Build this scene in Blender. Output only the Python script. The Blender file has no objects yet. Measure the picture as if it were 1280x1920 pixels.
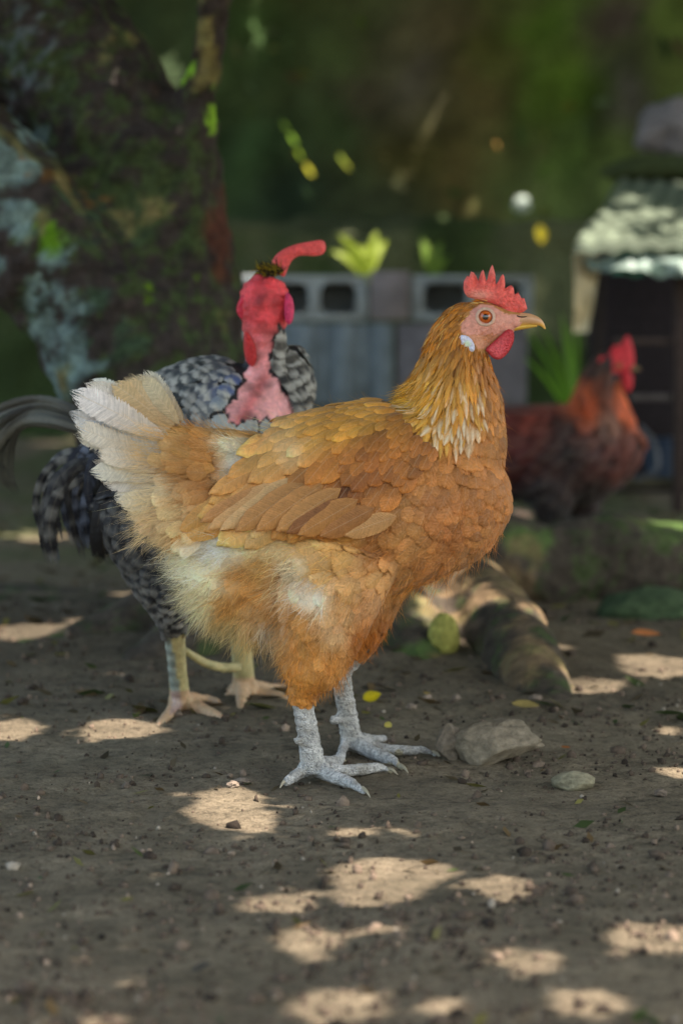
import bpy, math, random
import numpy as np
from mathutils import Vector, noise
from mathutils.bvhtree import BVHTree
from mathutils.geometry import delaunay_2d_cdt
rng = np.random.default_rng(7)
random.seed(7)
SC = bpy.context.scene
COL = SC.collection
# ------------------------------------------------------------------ camera
F = 85/36*1920
A = math.atan((960-620)/F)
CAM = np.array([0.0, -2.06, 0.380])
cd = bpy.data.cameras.new('camera'); cam = bpy.data.objects.new('camera', cd); COL.objects.link(cam)
cam.location = CAM; cam.rotation_euler = (math.pi/2-A, 0, 0)
cd.sensor_fit = 'VERTICAL'; cd.sensor_height = 36; cd.sensor_width = 24; cd.lens = 85
cd.clip_start = 0.05; cd.clip_end = 500
cd.dof.use_dof = True; cd.dof.focus_distance = 2.02; cd.dof.aperture_fstop = 5.4
SC.camera = cam
# ------------------------------------------------------------------ light
SUN_EL = math.radians(60); saz = np.array([0.80, -0.60])
SDIR = np.array([saz[0]*math.cos(SUN_EL), saz[1]*math.cos(SUN_EL), math.sin(SUN_EL)])
w = bpy.data.worlds.new('World'); SC.world = w; w.use_nodes = True
nt = w.node_tree; bg = nt.nodes['Background']; sky = nt.nodes.new('ShaderNodeTexSky')
sky.sky_type = 'NISHITA'; sky.sun_disc = False; sky.sun_elevation = SUN_EL
sky.sun_rotation = math.atan2(saz[0], saz[1]); sky.air_density = 1.0; sky.dust_density = 3.0
wb = nt.nodes.new('ShaderNodeMix'); wb.data_type = 'RGBA'; wb.blend_type = 'MULTIPLY'; wb.inputs[0].default_value = 1; wb.inputs[7].default_value = (1.05, 1.0, .87, 1)
nt.links.new(sky.outputs[0], wb.inputs[6]); nt.links.new(wb.outputs[2], bg.inputs[0]); bg.inputs[1].default_value = 0.15
sl = bpy.data.lights.new('sun', 'SUN'); sl.energy = 4.4; sl.angle = math.radians(0.5); sl.color = (1, .86, .76)
so = bpy.data.objects.new('sun', sl); COL.objects.link(so)
so.rotation_euler = Vector(SDIR).to_track_quat('Z', 'Y').to_euler()
vs = SC.view_settings; vs.view_transform = 'Standard'; vs.look = 'None'; vs.gamma = 1.0; vs.exposure = 1.8
SC.cycles.max_bounces = 8; SC.cycles.diffuse_bounces = 4; SC.cycles.use_denoising = True; SC.cycles.transparent_max_bounces = 32
# ------------------------------------------------------------------ projection helpers
RT = np.array([1.0, 0, 0]); FW = np.array([0, math.cos(A), -math.sin(A)]); UP = np.array([0, math.sin(A), math.cos(A)])
def ray(px, py): return FW + RT*((px-640)/F) + UP*((960-py)/F)
def pt(px, py, Y=0.0):
    d = ray(px, py); return CAM + d*((Y-CAM[1])/d[1])
def gp(px, py, z=0.0):
    d = ray(px, py); return CAM + d*((z-CAM[2])/d[2])
def to_px(P):
    v = P-CAM; dz = v@FW
    return np.stack([640+F*(v@RT)/dz, 960-F*(v@UP)/dz], -1)
def lin(*c):
    c = np.array(c, float)/255
    return np.where(c < .04045, c/12.92, ((c+.055)/1.055)**2.4)
# ------------------------------------------------------------------ scene tree helpers
def tag(o, label=None, cat=None, group=None, kind=None):
    if label: o['label'] = label
    if cat: o['category'] = cat
    if group: o['group'] = group
    if kind: o['kind'] = kind
    return o
def empty(name, loc=(0, 0, 0), **k):
    o = bpy.data.objects.new(name, None); COL.objects.link(o); o.location = loc; o.empty_display_size = .02
    return tag(o, **k)
def link_mesh(name, me, mat=None, parent=None, smooth=True):
    o = bpy.data.objects.new(name, me); COL.objects.link(o)
    if mat is not None and not me.materials: me.materials.append(mat)
    if smooth and len(me.polygons): me.polygons.foreach_set('use_smooth', [True]*len(me.polygons))
    if parent is not None:
        o.parent = parent
        bpy.context.view_layer.update() if False else None
        o.matrix_parent_inverse = parent_inv(parent)
    return o
def parent_inv(p):
    from mathutils import Matrix
    m = Matrix.Identity(4); q = p
    chain = []
    while q is not None: chain.append(q); q = q.parent
    for q in reversed(chain): m = m @ q.matrix_parent_inverse @ q.matrix_basis
    return m.inverted()
class Acc:
    def __init__(s): s.v = []; s.f = []; s.c = []; s.u = []; s.n = 0; s.t = []
    def add(s, V, Q, Cc, U=None, tri=None):
        V = V.reshape(-1, 3); n = len(V)
        s.v.append(V); s.c.append(np.broadcast_to(Cc, (n, 3)).reshape(-1, 3) if np.ndim(Cc) == 1 else Cc.reshape(-1, 3))
        s.u.append(np.zeros((n, 3)) if U is None else U.reshape(-1, 3))
        if Q is not None and len(Q): s.f.append(Q.reshape(-1, 4)+s.n)
        if tri is not None and len(tri): s.t.append(tri.reshape(-1, 3)+s.n)
        s.n += n
    def build(s, name, mat, parent=None, smooth=True):
        V = np.concatenate(s.v); Q = np.concatenate(s.f) if s.f else np.zeros((0, 4), int)
        T = np.concatenate(s.t) if s.t else np.zeros((0, 3), int)
        return link_mesh(name, mk_mesh(name, V, Q, T, np.concatenate(s.c), np.concatenate(s.u)), mat, parent, smooth)
def mk_mesh(name, V, Q, T=None, Cc=None, U=None):
    if T is None: T = np.zeros((0, 3), int)
    me = bpy.data.meshes.new(name)
    me.vertices.add(len(V)); me.vertices.foreach_set('co', np.ascontiguousarray(V, np.float32).ravel())
    nl = len(Q)*4+len(T)*3; me.loops.add(nl); me.polygons.add(len(Q)+len(T))
    me.loops.foreach_set('vertex_index', np.concatenate([Q.ravel(), T.ravel()]).astype(np.int32))
    st = np.concatenate([np.arange(len(Q))*4, len(Q)*4+np.arange(len(T))*3]).astype(np.int32)
    me.polygons.foreach_set('loop_start', st)
    me.update(calc_edges=True)
    if Cc is not None: set_col(me, Cc)
    if U is not None:
        a = me.attributes.new('fuv', 'FLOAT_VECTOR', 'POINT'); a.data.foreach_set('vector', np.ascontiguousarray(U, np.float32).ravel())
    return me
def set_col(me, Cc):
    Cc = np.clip(np.asarray(Cc), 0, 1)
    a = me.attributes.new('tint', 'FLOAT_COLOR', 'POINT')
    a.data.foreach_set('color', np.concatenate([Cc, np.ones((len(Cc), 1))], 1).astype(np.float32).ravel())
def mverts(me):
    a = np.empty(len(me.vertices)*3, np.float32); me.vertices.foreach_get('co', a); return a.reshape(-1, 3).astype(float)
def mnorms(me):
    a = np.empty(len(me.vertices)*3, np.float32); me.vertex_normals.foreach_get('vector', a); return a.reshape(-1, 3).astype(float)
def fbm(P, scale, octs=4, seed=0.0, rough=.55):
    out = np.zeros(len(P))
    for i, p in enumerate(P*scale+seed): out[i] = noise.fractal(Vector(p), 1.0-rough+.4, 2.0, octs)
    return out
def norm(v): return v/np.maximum(np.linalg.norm(v, axis=-1, keepdims=True), 1e-9)
# ------------------------------------------------------------------ materials
class M:
    def __init__(s, name):
        s.m = bpy.data.materials.new(name); s.m.use_nodes = True; s.t = s.m.node_tree
        s.b = s.t.nodes['Principled BSDF']; s.out = s.t.nodes['Material Output']
    def n(s, ty, ins=None, **kw):
        n = s.t.nodes.new('ShaderNode'+ty)
        for k, v in kw.items(): setattr(n, k, v)
        for k, v in (ins or {}).items():
            if isinstance(v, bpy.types.NodeSocket): s.t.links.new(v, n.inputs[k])
            else: n.inputs[k].default_value = v
        return n
    def set(s, **kw):
        for k, v in kw.items():
            k = k.replace('_', ' ')
            if isinstance(v, bpy.types.NodeSocket): s.t.links.new(v, s.b.inputs[k])
            else: s.b.inputs[k].default_value = v
        return s
    def tint(s): return s.n('Attribute', attribute_name='tint').outputs['Color']
    def obj(s): return s.n('TexCoord').outputs['Object']
    def noise(s, scale, detail=5, rough=.6, vec=None, dist=0):
        return s.n('TexNoise', {'Vector': vec or s.obj(), 'Scale': scale, 'Detail': detail, 'Roughness': rough, 'Distortion': dist}).outputs[0]
    def ramp(s, fac, stops, interp='LINEAR'):
        r = s.n('ValToRGB', {'Fac': fac}); cr = r.color_ramp; cr.interpolation = interp
        while len(cr.elements) < len(stops): cr.elements.new(.5)
        for e, (p, c) in zip(cr.elements, stops):
            e.position = p; e.color = (*c, 1) if np.ndim(c) else (c, c, c, 1)
        return r.outputs[0]
    def mix(s, fac, a, b, mode='MIX'):
        n = s.n('Mix', data_type='RGBA', blend_type=mode)
        for i, v in ((0, fac), (6, a), (7, b)):
            if isinstance(v, bpy.types.NodeSocket): s.t.links.new(v, n.inputs[i])
            elif i == 0: n.inputs[i].default_value = v
            else: n.inputs[i].default_value = (*v, 1)
        return n.outputs[2]
    def math(s, op, a, b=0.0, c=None):
        n = s.n('Math', operation=op)
        for i, v in enumerate((a, b) if c is None else (a, b, c)):
            if isinstance(v, bpy.types.NodeSocket): s.t.links.new(v, n.inputs[i])
            else: n.inputs[i].default_value = v
        return n.outputs[0]
    def bump(s, h, strength=.5, dist=.001, nrm=None):
        b = s.n('Bump', {'Height': h, 'Strength': strength, 'Distance': dist})
        if nrm: s.t.links.new(nrm, b.inputs['Normal'])
        s.t.links.new(b.outputs[0], s.b.inputs['Normal']); return b.outputs[0]
def mat_feather(name, barb=60., rough=.62, transl=.2, rach_amt=.10, fr=1.0, streak=.3):
    m = M(name); at = m.n('Attribute', attribute_name='fuv'); sp = m.n('SeparateXYZ', {0: at.outputs['Vector']})
    u, v, s = sp.outputs; au = m.math('ABSOLUTE', u)
    k = m.math('SUBTRACT', v, m.math('MULTIPLY', au, .22))
    nz = m.noise(900, 2, .5)
    wv = m.math('SINE', m.math('ADD', m.math('MULTIPLY', k, barb), m.math('MULTIPLY', nz, 9.0)))
    rach = m.math('LESS_THAN', au, .04)
    n2 = m.ramp(m.noise(260, 3, .6), [(.3, .88), (.7, 1.08)])
    c = m.mix(1.0, m.tint(), n2, 'MULTIPLY')
    c = m.mix(m.math('MULTIPLY', m.math('ADD', wv, 1.0), .035), c, (.02, .012, .006))
    cs = m.n('CombineXYZ', {0: m.math('MULTIPLY', u, .7), 1: m.math('MULTIPLY', k, 13.0), 2: 3.0})
    c = m.mix(1.0, c, m.ramp(m.noise(1.0, 3, .75, vec=cs.outputs[0]), [(.3, 1-.4*streak), (.5, 1.0), (.68, 1+.35*streak)]), 'MULTIPLY')
    c = m.mix(m.math('MULTIPLY', rach, rach_amt), c, (.75, .6, .4))
    m.set(Base_Color=c, Roughness=rough-.1); m.b.inputs['Specular IOR Level'].default_value = .4
    m.b.inputs['Sheen Weight'].default_value = .12
    m.bump(wv, .4, .0004)
    tr = m.n('BsdfTranslucent', {'Color': c}); mx = m.n('MixShader', {0: transl, 1: m.b.outputs[0], 2: tr.outputs[0]})
    # frayed barb ends: the vane breaks into separate barbs near its rim
    cv = m.n('CombineXYZ', {0: m.math('MULTIPLY', u, 1.2), 1: m.math('MULTIPLY', k, 16.0), 2: 0.0})
    bz = m.noise(1.0, 3, .7, vec=cv.outputs[0])
    cv2 = m.n('CombineXYZ', {0: m.math('MULTIPLY', u, 9.0), 1: v, 2: 0.0}); tz = m.noise(1.0, 3, .7, vec=cv2.outputs[0])
    e1 = m.math('MULTIPLY', m.math('MAXIMUM', m.math('SUBTRACT', au, .5), 0.0), 1.1*fr)
    e2 = m.math('MULTIPLY', m.math('MAXIMUM', m.math('SUBTRACT', s, .68), 0.0), 1.7*fr)
    f = m.math('MAXIMUM', m.math('GREATER_THAN', m.math('ADD', e1, .16), bz), m.math('GREATER_THAN', m.math('ADD', e2, .16), tz))
    tp = m.n('BsdfTransparent'); mx2 = m.n('MixShader', {0: f, 1: mx.outputs[0], 2: tp.outputs[0]})
    m.t.links.new(mx2.outputs[0], m.out.inputs[0]); return m.m
def mat_tint(name, rough=.7, spec=.3, nscale=200, lo=.8, hi=1.15, bump=.3, bdist=.001, bscale=None, sss=0, transl=0, vor=None):
    m = M(name); n2 = m.ramp(m.noise(nscale, 5, .65), [(.3, lo), (.7, hi)])
    c = m.mix(1.0, m.tint(), n2, 'MULTIPLY'); m.set(Base_Color=c, Roughness=rough)
    m.b.inputs['Specular IOR Level'].default_value = spec
    h = m.noise(bscale or nscale*1.5, 5, .65)
    if vor: h = m.math('ADD', h, m.n('TexVoronoi', {'Vector': m.obj(), 'Scale': vor}).outputs[0])
    m.bump(h, bump, bdist)
    if sss:
        m.b.inputs['Subsurface Weight'].default_value = sss; m.b.inputs['Subsurface Radius'].default_value = (.006, .0015, .001)
        m.b.inputs['Subsurface Scale'].default_value = 1.0
    if transl:
        tr = m.n('BsdfTranslucent', {'Color': c}); mx = m.n('MixShader', {0: transl, 1: m.b.outputs[0], 2: tr.outputs[0]})
        m.t.links.new(mx.outputs[0], m.out.inputs[0])
    return m.m
def mat_leg(name):
    m = M(name); v = m.n('TexVoronoi', {'Vector': m.obj(), 'Scale': 420.}, feature='DISTANCE_TO_EDGE').outputs[0]
    n1 = m.noise(300, 6, .75); n0 = m.noise(70, 4, .6)
    c = m.mix(m.ramp(n1, [(.36, 0.), (.54, 1.)]), m.mix(1., m.tint(), (.42, .43, .44), 'MULTIPLY'), m.tint())
    c = m.mix(m.ramp(n0, [(.5, 0.), (.72, .55)]), c, (.16, .12, .055))
    m.set(Base_Color=c, Roughness=.75); m.b.inputs['Specular IOR Level'].default_value = .25
    m.bump(m.math('ADD', m.math('MULTIPLY', n1, 1.2), m.math('MULTIPLY', v, 1.5)), .9, .0022); return m.m
MF = mat_feather('plumage_feather'); MTAIL = mat_feather('tail_feather', barb=90., transl=.3, rach_amt=.35, fr=.8, streak=.5); MWING = mat_feather('wing_feather', barb=80., rach_amt=.16, fr=.5, streak=.3)
MHAIR = mat_tint('down_strands', .7, .15, 300, .85, 1.1, 0, transl=.25)
MSKIN = mat_tint('bird_skin', .55, .35, 260, .82, 1.15, .55, .0012, 420, sss=.15, vor=380)
MCOMB = mat_tint('comb_skin', .45, .4, 420, .78, 1.12, .6, .001, 700, sss=.2, vor=900)
MBEAK = mat_tint('horn', .35, .5, 120, .85, 1.1, .15, .0006)
MLEG = mat_leg('scaly_leg')
# ------------------------------------------------------------------ generic shapes
def catmull(P, n):
    P = np.asarray(P, float); k = len(P)
    if k == 2:
        t = np.linspace(0, 1, n)[:, None]; return P[0]*(1-t)+P[1]*t
    ts = np.linspace(0, k-1-1e-9, n); out = []
    for t in ts:
        i = int(t); f = t-i
        p0 = P[max(i-1, 0)]; p1 = P[i]; p2 = P[min(i+1, k-1)]; p3 = P[min(i+2, k-1)]
        out.append(.5*((2*p1)+(-p0+p2)*f+(2*p0-5*p1+4*p2-p3)*f*f+(-p0+3*p1-3*p2+p3)*f**3))
    return np.array(out)
def tube(S, n=24, seg=24, vertical=False):
    """S rows: x,y,z, rin, rout in metres -> closed tube verts, quads, tris"""
    S = catmull(S, n); S[:, 3:5] = np.maximum(S[:, 3:5], 2e-4); C = S[:, :3]; T = norm(np.gradient(C, axis=0))
    th = np.linspace(0, 2*np.pi, seg, endpoint=False); V = []
    for i in range(n):
        t = T[i]
        if vertical: nn = np.array([0, 0, 1.]); b = np.array([0, 1., 0])
        else:
            nn = np.cross(np.array([0, 1., 0]), t)
            if np.linalg.norm(nn) < .2: nn = np.cross(np.array([1., 0, 0]), t)
            nn = nn/np.linalg.norm(nn); b = np.cross(t, nn)
        V.append(C[i]+np.outer(np.cos(th)*S[i, 3], nn)+np.outer(np.sin(th)*S[i, 4], b))
    V = np.concatenate(V+[C[:1], C[-1:]]); Q = []; Tr = []
    a = len(V)-2; b_ = len(V)-1
    for i in range(n-1):
        for j in range(seg):
            k = (j+1) % seg; Q.append((i*seg+j, i*seg+k, (i+1)*seg+k, (i+1)*seg+j))
    for j in range(seg):
        k = (j+1) % seg; Tr.append((a, k, j)); Tr.append((b_, (n-1)*seg+j, (n-1)*seg+k))
    return V, np.array(Q), np.array(Tr)
def ptube(rows, Y0=0.0, **k):
    """rows: px,py,Y,rin_px,rout_px"""
    S = []
    for (px, py, Y, a, b) in rows:
        p = pt(px, py, Y); sc = ((p-CAM)@FW)/F
        S.append((*p, a*sc, b*sc))
    return tube(S, **k)
def remesh(name, tubes, voxel, smooth=6, factor=.5):
    acc = Acc()
    for V, Q, T in tubes: acc.add(V, Q, np.ones(3), None, T)
    me = mk_mesh('tmp', np.concatenate(acc.v), np.concatenate(acc.f), np.concatenate(acc.t) if acc.t else None)
    o = bpy.data.objects.new('tmp', me); COL.objects.link(o)
    r = o.modifiers.new('r', 'REMESH'); r.mode = 'VOXEL'; r.voxel_size = voxel
    if smooth:
        s = o.modifiers.new('s', 'SMOOTH'); s.factor = factor; s.iterations = smooth
    dg = bpy.context.evaluated_depsgraph_get()
    m2 = bpy.data.meshes.new_from_object(o.evaluated_get(dg)); m2.name = name
    bpy.data.objects.remove(o); bpy.data.meshes.remove(me)
    for a in list(m2.attributes):
        if a.name == 'tint': m2.attributes.remove(a)
    return m2
def bvh_of(me):
    V = mverts(me); return BVHTree.FromPolygons([tuple(v) for v in V], [tuple(p.vertices) for p in me.polygons])
def displace(me, D):
    V = mverts(me)+mnorms(me)*D[:, None]; me.vertices.foreach_set('co', V.astype(np.float32).ravel()); me.update()
def poly_in(P, poly):
    x, y = P[..., 0], P[..., 1]; ins = np.zeros(x.shape, bool); n = len(poly)
    for i in range(n):
        x1, y1 = poly[i]; x2, y2 = poly[(i+1) % n]
        c = ((y1 > y) != (y2 > y)) & (x < (x2-x1)*(y-y1)/(y2-y1+1e-12)+x1); ins ^= c
    return ins
def poly_dist(P, poly):
    d = np.full(P.shape[0], 1e9); poly = np.asarray(poly, float)
    for i in range(len(poly)):
        a = poly[i]; b = poly[(i+1) % len(poly)]; ab = b-a
        t = np.clip(((P-a)@ab)/(ab@ab+1e-12), 0, 1); d = np.minimum(d, np.linalg.norm(P-a-t[:, None]*ab, axis=1))
    return d
def round_poly(poly, it=2):
    P = np.asarray(poly, float)
    for _ in range(it):
        Q = np.roll(P, -1, 0); P = np.stack([P*.75+Q*.25, P*.25+Q*.75], 1).reshape(-1, 2)
    return P
def inflate(poly, pitch, thick, dmax, bumps=0.0, power=.5):
    """2D outline -> verts (u,v,h front/back) closed shell; returns P2(n,2), h(n), tris"""
    poly = np.asarray(poly, float); mn = poly.min(0); mx = poly.max(0)
    gx, gy = np.meshgrid(np.arange(mn[0], mx[0], pitch), np.arange(mn[1], mx[1], pitch*.87)); gx[1::2] += pitch*.5
    g = np.stack([gx.ravel(), gy.ravel()], 1); g = g[poly_in(g, poly)]; g = g[poly_dist(g, poly) > pitch*.45]
    allp = np.concatenate([poly, g]); n = len(poly)
    r = delaunay_2d_cdt([Vector(p) for p in allp], [], [list(range(n))], 1, 1e-6)
    P2 = np.array([tuple(v) for v in r[0]]); T = np.array([tuple(f) for f in r[2] if len(f) == 3])
    d = np.clip(poly_dist(P2, poly)/dmax, 0, 1); h = thick*np.power(1-(1-d)**2, power)
    if bumps:
        h = h*(1+bumps*np.array([noise.noise(Vector((p[0]*.25, p[1]*.25, 3.1))) for p in P2]))
    return P2, h, T, poly_dist(P2, poly) < 1e-6
def shell(poly, Y, thick, dmax, mat, name, parent, colfn, pitch=1.8, bumps=.5, warp=None):
    P2, h, T, edge = inflate(poly, pitch, thick, dmax, bumps)
    V0 = np.array([pt(p[0], p[1], Y) for p in P2]); off = np.zeros(len(V0)) if warp is None else warp(P2)
    Vf = V0.copy(); Vf[:, 1] += off-h; Vb = V0.copy(); Vb[:, 1] += off+h
    a = Acc(); c = colfn(P2)
    n = len(V0); V = np.concatenate([Vf, Vb]); Tb = T[:, ::-1]+n
    mp = np.arange(2*n); mp[n:][edge] = np.where(edge)[0]
    a.add(V, None, np.concatenate([c, c]), None, np.concatenate([T[:, ::-1], mp[Tb]]))
    return a.build(name, mat, parent)
# ------------------------------------------------------------------ fields
def shep(P, pts, vals, power=4):
    """P (n,2) ; pts (k,2); vals (k,m)"""
    d2 = ((P[:, None]-pts[None])**2).sum(-1)+25.0
    wt = d2**(-power/2); return (wt@vals)/wt.sum(1, keepdims=True)
# ------------------------------------------------------------------ feathers
def width_round(s): return np.minimum(1, (s/.3)**.6)*np.sqrt(np.clip(1-np.clip((s-.5)/.5, 0, 1)**2.4, .04*(s<1)+.0, 1))
def width_wing(s): return np.minimum(1, (s/.3)**.6)*np.sqrt(np.clip(1-np.clip((s-.45)/.55, 0, 1)**2.8, .03*(s<1), 1))
def width_tail(s): return np.minimum(1, (s/.5)**.55)*np.sqrt(np.clip(1-np.clip((s-.72)/.28, 0, 1)**2.6, .03*(s<1), 1))
def width_point(s): return np.minimum(1, (s/.35)**.6)*np.clip(1-np.clip((s-.45)/.55, 0, 1)**1.5, 0, 1)
def feather_batch(acc, root, T, N, L, Wd, colfn, R=7, C=5, wfn=width_round, lift0=.0004, lift=.10, camber=.25,
                  bvh=None, proj=1.0, fray=.12, jit=.08, droop=0.0, centre=None, edge=.12, bars=None, tipg=.3, lref=None, bend=None):
    n = len(root)
    if n == 0: return
    T = norm(T-(T*N).sum(-1, keepdims=True)*N); B = np.cross(N, T)
    s = 1-(1-np.linspace(0, 1, R))**1.7; t = np.linspace(-1, 1, C)
    wprof = wfn(s)
    tt = np.broadcast_to(t, (n, R, C)).copy(); ss = np.broadcast_to(s[:, None], (n, R, C)).copy()
    ed = np.abs(t) > .9
    tt[:, :, ed] *= 1+rng.normal(0, fray, (n, R, ed.sum()))*np.minimum(1, s*2)[None, :, None]
    ss = ss + rng.normal(0, fray*.12, (n, R, C))*(ss > .5) - .06*(tt**2)*(ss > .5)*(ss)
    hw = Wd[:, None, None]*.5*wprof[None, :, None]*tt
    Pf = root[:, None, None]+T[:, None, None]*(L[:, None, None]*ss)[..., None]+B[:, None, None]*hw[..., None]
    if bend is not None: Pf = Pf+B[:, None, None]*(bend[:, None, None]*L[:, None, None]*ss**2)[..., None]
    if droop: Pf[..., 2] -= droop*(L[:, None, None]*ss**2)
    hgt = lift0+rng.uniform(0, .0006, n)[:, None, None]+lift*(L[:, None, None]*ss**1.3)+camber*(1-tt**2)*Wd[:, None, None]*.25*wprof[None, :, None]
    if bvh is not None and proj > 0:
        flat = Pf.reshape(-1, 3); near = np.empty_like(flat); nn = np.empty_like(flat)
        for i, p in enumerate(flat):
            co, no, _, _ = bvh.find_nearest(Vector(p)); near[i] = co; nn[i] = no
        near = near.reshape(Pf.shape); nn = nn.reshape(Pf.shape)
        nn = norm(nn*.6+N[:, None, None]*.4)
        Pj = near*proj+Pf*(1-proj); V = Pj+nn*hgt[..., None]
    else: V = Pf+N[:, None, None]*hgt[..., None]
    c = colfn(to_px_plane(V.reshape(-1, 3)))
    c = c.reshape(n, R, C, 3)
    # one colour per feather mixed with local colour, so each feather reads
    cm = c.mean((1, 2), keepdims=True); c = c*.45+cm*.55
    c = c*np.exp(rng.normal(0, jit, (n, 1, 1, 1)))*(1+rng.normal(0, .012, (n, 1, 1, 3)))
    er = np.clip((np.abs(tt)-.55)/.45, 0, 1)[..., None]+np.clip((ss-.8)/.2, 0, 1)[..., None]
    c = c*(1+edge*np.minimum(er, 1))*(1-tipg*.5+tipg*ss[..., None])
    if bars is not None: # (light colour, number of bars, amount)
        st = .5+.5*np.sin((ss*bars[1]-.25*np.abs(tt)*bars[1]*.5)*2*np.pi+rng.uniform(0, 1.5, (n, 1, 1))); st = np.clip((st-.45)*3, 0, 1)*np.reshape(bars[2], (-1, 1, 1))*rng.uniform(.6, 1.1, (n, 1, 1)); st = np.clip(st, 0, 1)[..., None]
        c = c*(1-st)+np.array(bars[0])*st
    if centre is not None: # centre: (n,3) colour, (n,) amount
        a = (centre[1][:, None, None]*np.exp(-(tt/.55)**2)*np.clip((ss-.25)/.3, 0, 1))[..., None]
        c = c*(1-a)+centre[0][:, None, None]*a
    U = np.stack([tt, np.broadcast_to(ss, tt.shape)*(L[:, None, None]/.03)+rng.uniform(0, 40, n)[:, None, None], np.broadcast_to(s[:, None], tt.shape)], -1)
    idx = np.arange(n*R*C).reshape(n, R, C)
    Q = np.stack([idx[:, :-1, :-1], idx[:, :-1, 1:], idx[:, 1:, 1:], idx[:, 1:, :-1]], -1)
    acc.add(V, Q, c, U)
PLANE_Y = 0.0
def to_px_plane(V):
    Q = V.copy(); Q[:, 1] = PLANE_Y; return to_px(Q)
def strands(acc, root, D, L, width, col, curl=.25, droop=.1, seg=3):
    n = len(root)
    if n == 0: return
    D = norm(D); side = norm(np.cross(D, norm(rng.normal(0, 1, (n, 3)))+np.array([0, 1.2, 0])))
    bendv = rng.normal(0, curl, (n, 3))
    V = []
    for k in range(seg+1):
        s = k/seg; p = root+D*(L*s)[:, None]+bendv*(L*s*s)[:, None]; p = p-np.array([0, 0, 1.])*(droop*L*s*s)[:, None]
        wd = width*(1-s)**.7+1e-5; V.append(p-side*wd/2); V.append(p+side*wd/2)
    V = np.stack(V, 1); idx = np.arange(n*(2*seg+2)).reshape(n, -1); Q = []
    for k in range(seg): Q.append(np.stack([idx[:, 2*k], idx[:, 2*k+1], idx[:, 2*k+3], idx[:, 2*k+2]], -1))
    acc.add(V, np.concatenate(Q), np.repeat(col[:, None], 2*seg+2, 1))
def sample_surface(me, density, rnd=rng):
    """roughly even points on mesh. density pts/m2"""
    V = mverts(me); me.calc_loop_triangles(); n = len(me.loop_triangles)
    t = np.empty(n*3, np.int32); me.loop_triangles.foreach_get('vertices', t); t = t.reshape(-1, 3)
    a, b, c = V[t[:, 0]], V[t[:, 1]], V[t[:, 2]]; cr = np.cross(b-a, c-a); ar = np.linalg.norm(cr, axis=1)/2
    m = int(ar.sum()*density); i = rnd.choice(n, m, p=ar/ar.sum())
    r1 = np.sqrt(rnd.random(m))[:, None]; r2 = rnd.random(m)[:, None]
    P = a[i]*(1-r1)+b[i]*(r1*(1-r2))+c[i]*(r1*r2)
    VN = mnorms(me); N = norm(VN[t[i, 0]]+VN[t[i, 1]]+VN[t[i, 2]])
    return P, N
def thin(P, rad):
    """poisson-ish thinning with per-point radius"""
    cell = float(np.max(rad)); grid = {}; keep = []
    K = np.floor(P/cell).astype(int)
    for i in range(len(P)):
        k = tuple(K[i]); ok = True; ri = rad[i]
        for dx in (-1, 0, 1):
            for dy in (-1, 0, 1):
                for dz in (-1, 0, 1):
                    for j in grid.get((k[0]+dx, k[1]+dy, k[2]+dz), ()):
                        if ((P[i]-P[j])**2).sum() < min(ri, rad[j])**2: ok = False; break
                    if not ok: break
                if not ok: break
            if not ok: break
        if ok: grid.setdefault(k, []).append(i); keep.append(i)
    return np.array(keep, int)
def eyeball(name, c, r, parent, iris, side):
    a = Acc(); nu, nv = 20, 28
    th = np.linspace(0, np.pi, nu)[:, None]; ph = np.linspace(0, 2*np.pi, nv, endpoint=False)[None]
    d = np.stack([np.sin(th)*np.cos(ph), side*np.cos(th)*np.ones_like(ph), np.sin(th)*np.sin(ph)], -1)
    rr = np.sin(th)*np.ones_like(ph)*np.where(np.cos(th) > 0, 1, 2)
    V = c+d*r; idx = np.arange(nu*nv).reshape(nu, nv); j = np.roll(idx, -1, 1)
    Q = np.stack([idx[:-1], j[:-1], j[1:], idx[1:]], -1)
    col = np.where(rr[..., None] < .42, np.array([.004, .004, .006]), np.where(rr[..., None] < .84, np.array(iris), np.array([.03, .02, .015])))
    a.add(V, Q, col.reshape(-1, 3)); return a.build(name, MEYE, parent)
m_ = M('eye_wet'); m_.set(Base_Color=m_.tint(), Roughness=.06); m_.b.inputs['Coat Weight'].default_value = 1.0; MEYE = m_.m
def torus(name, c, R1, r1, parent, mat, col, sx=1.0, sz=1.0):
    a = Acc(); nu, nv = 32, 10
    u = np.linspace(0, 2*np.pi, nu, endpoint=False)[:, None]; v = np.linspace(0, 2*np.pi, nv, endpoint=False)[None]
    V = np.stack([(R1+r1*np.cos(v))*np.cos(u)*sx, .8*r1*np.sin(v)*np.ones_like(u), (R1+r1*np.cos(v))*np.sin(u)*sz], -1)+c
    idx = np.arange(nu*nv).reshape(nu, nv); Q = np.stack([idx, np.roll(idx, -1, 1), np.roll(np.roll(idx, -1, 0), -1, 1), np.roll(idx, -1, 0)], -1)
    a.add(V, Q, np.array(col)); return a.build(name, mat, parent)
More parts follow.
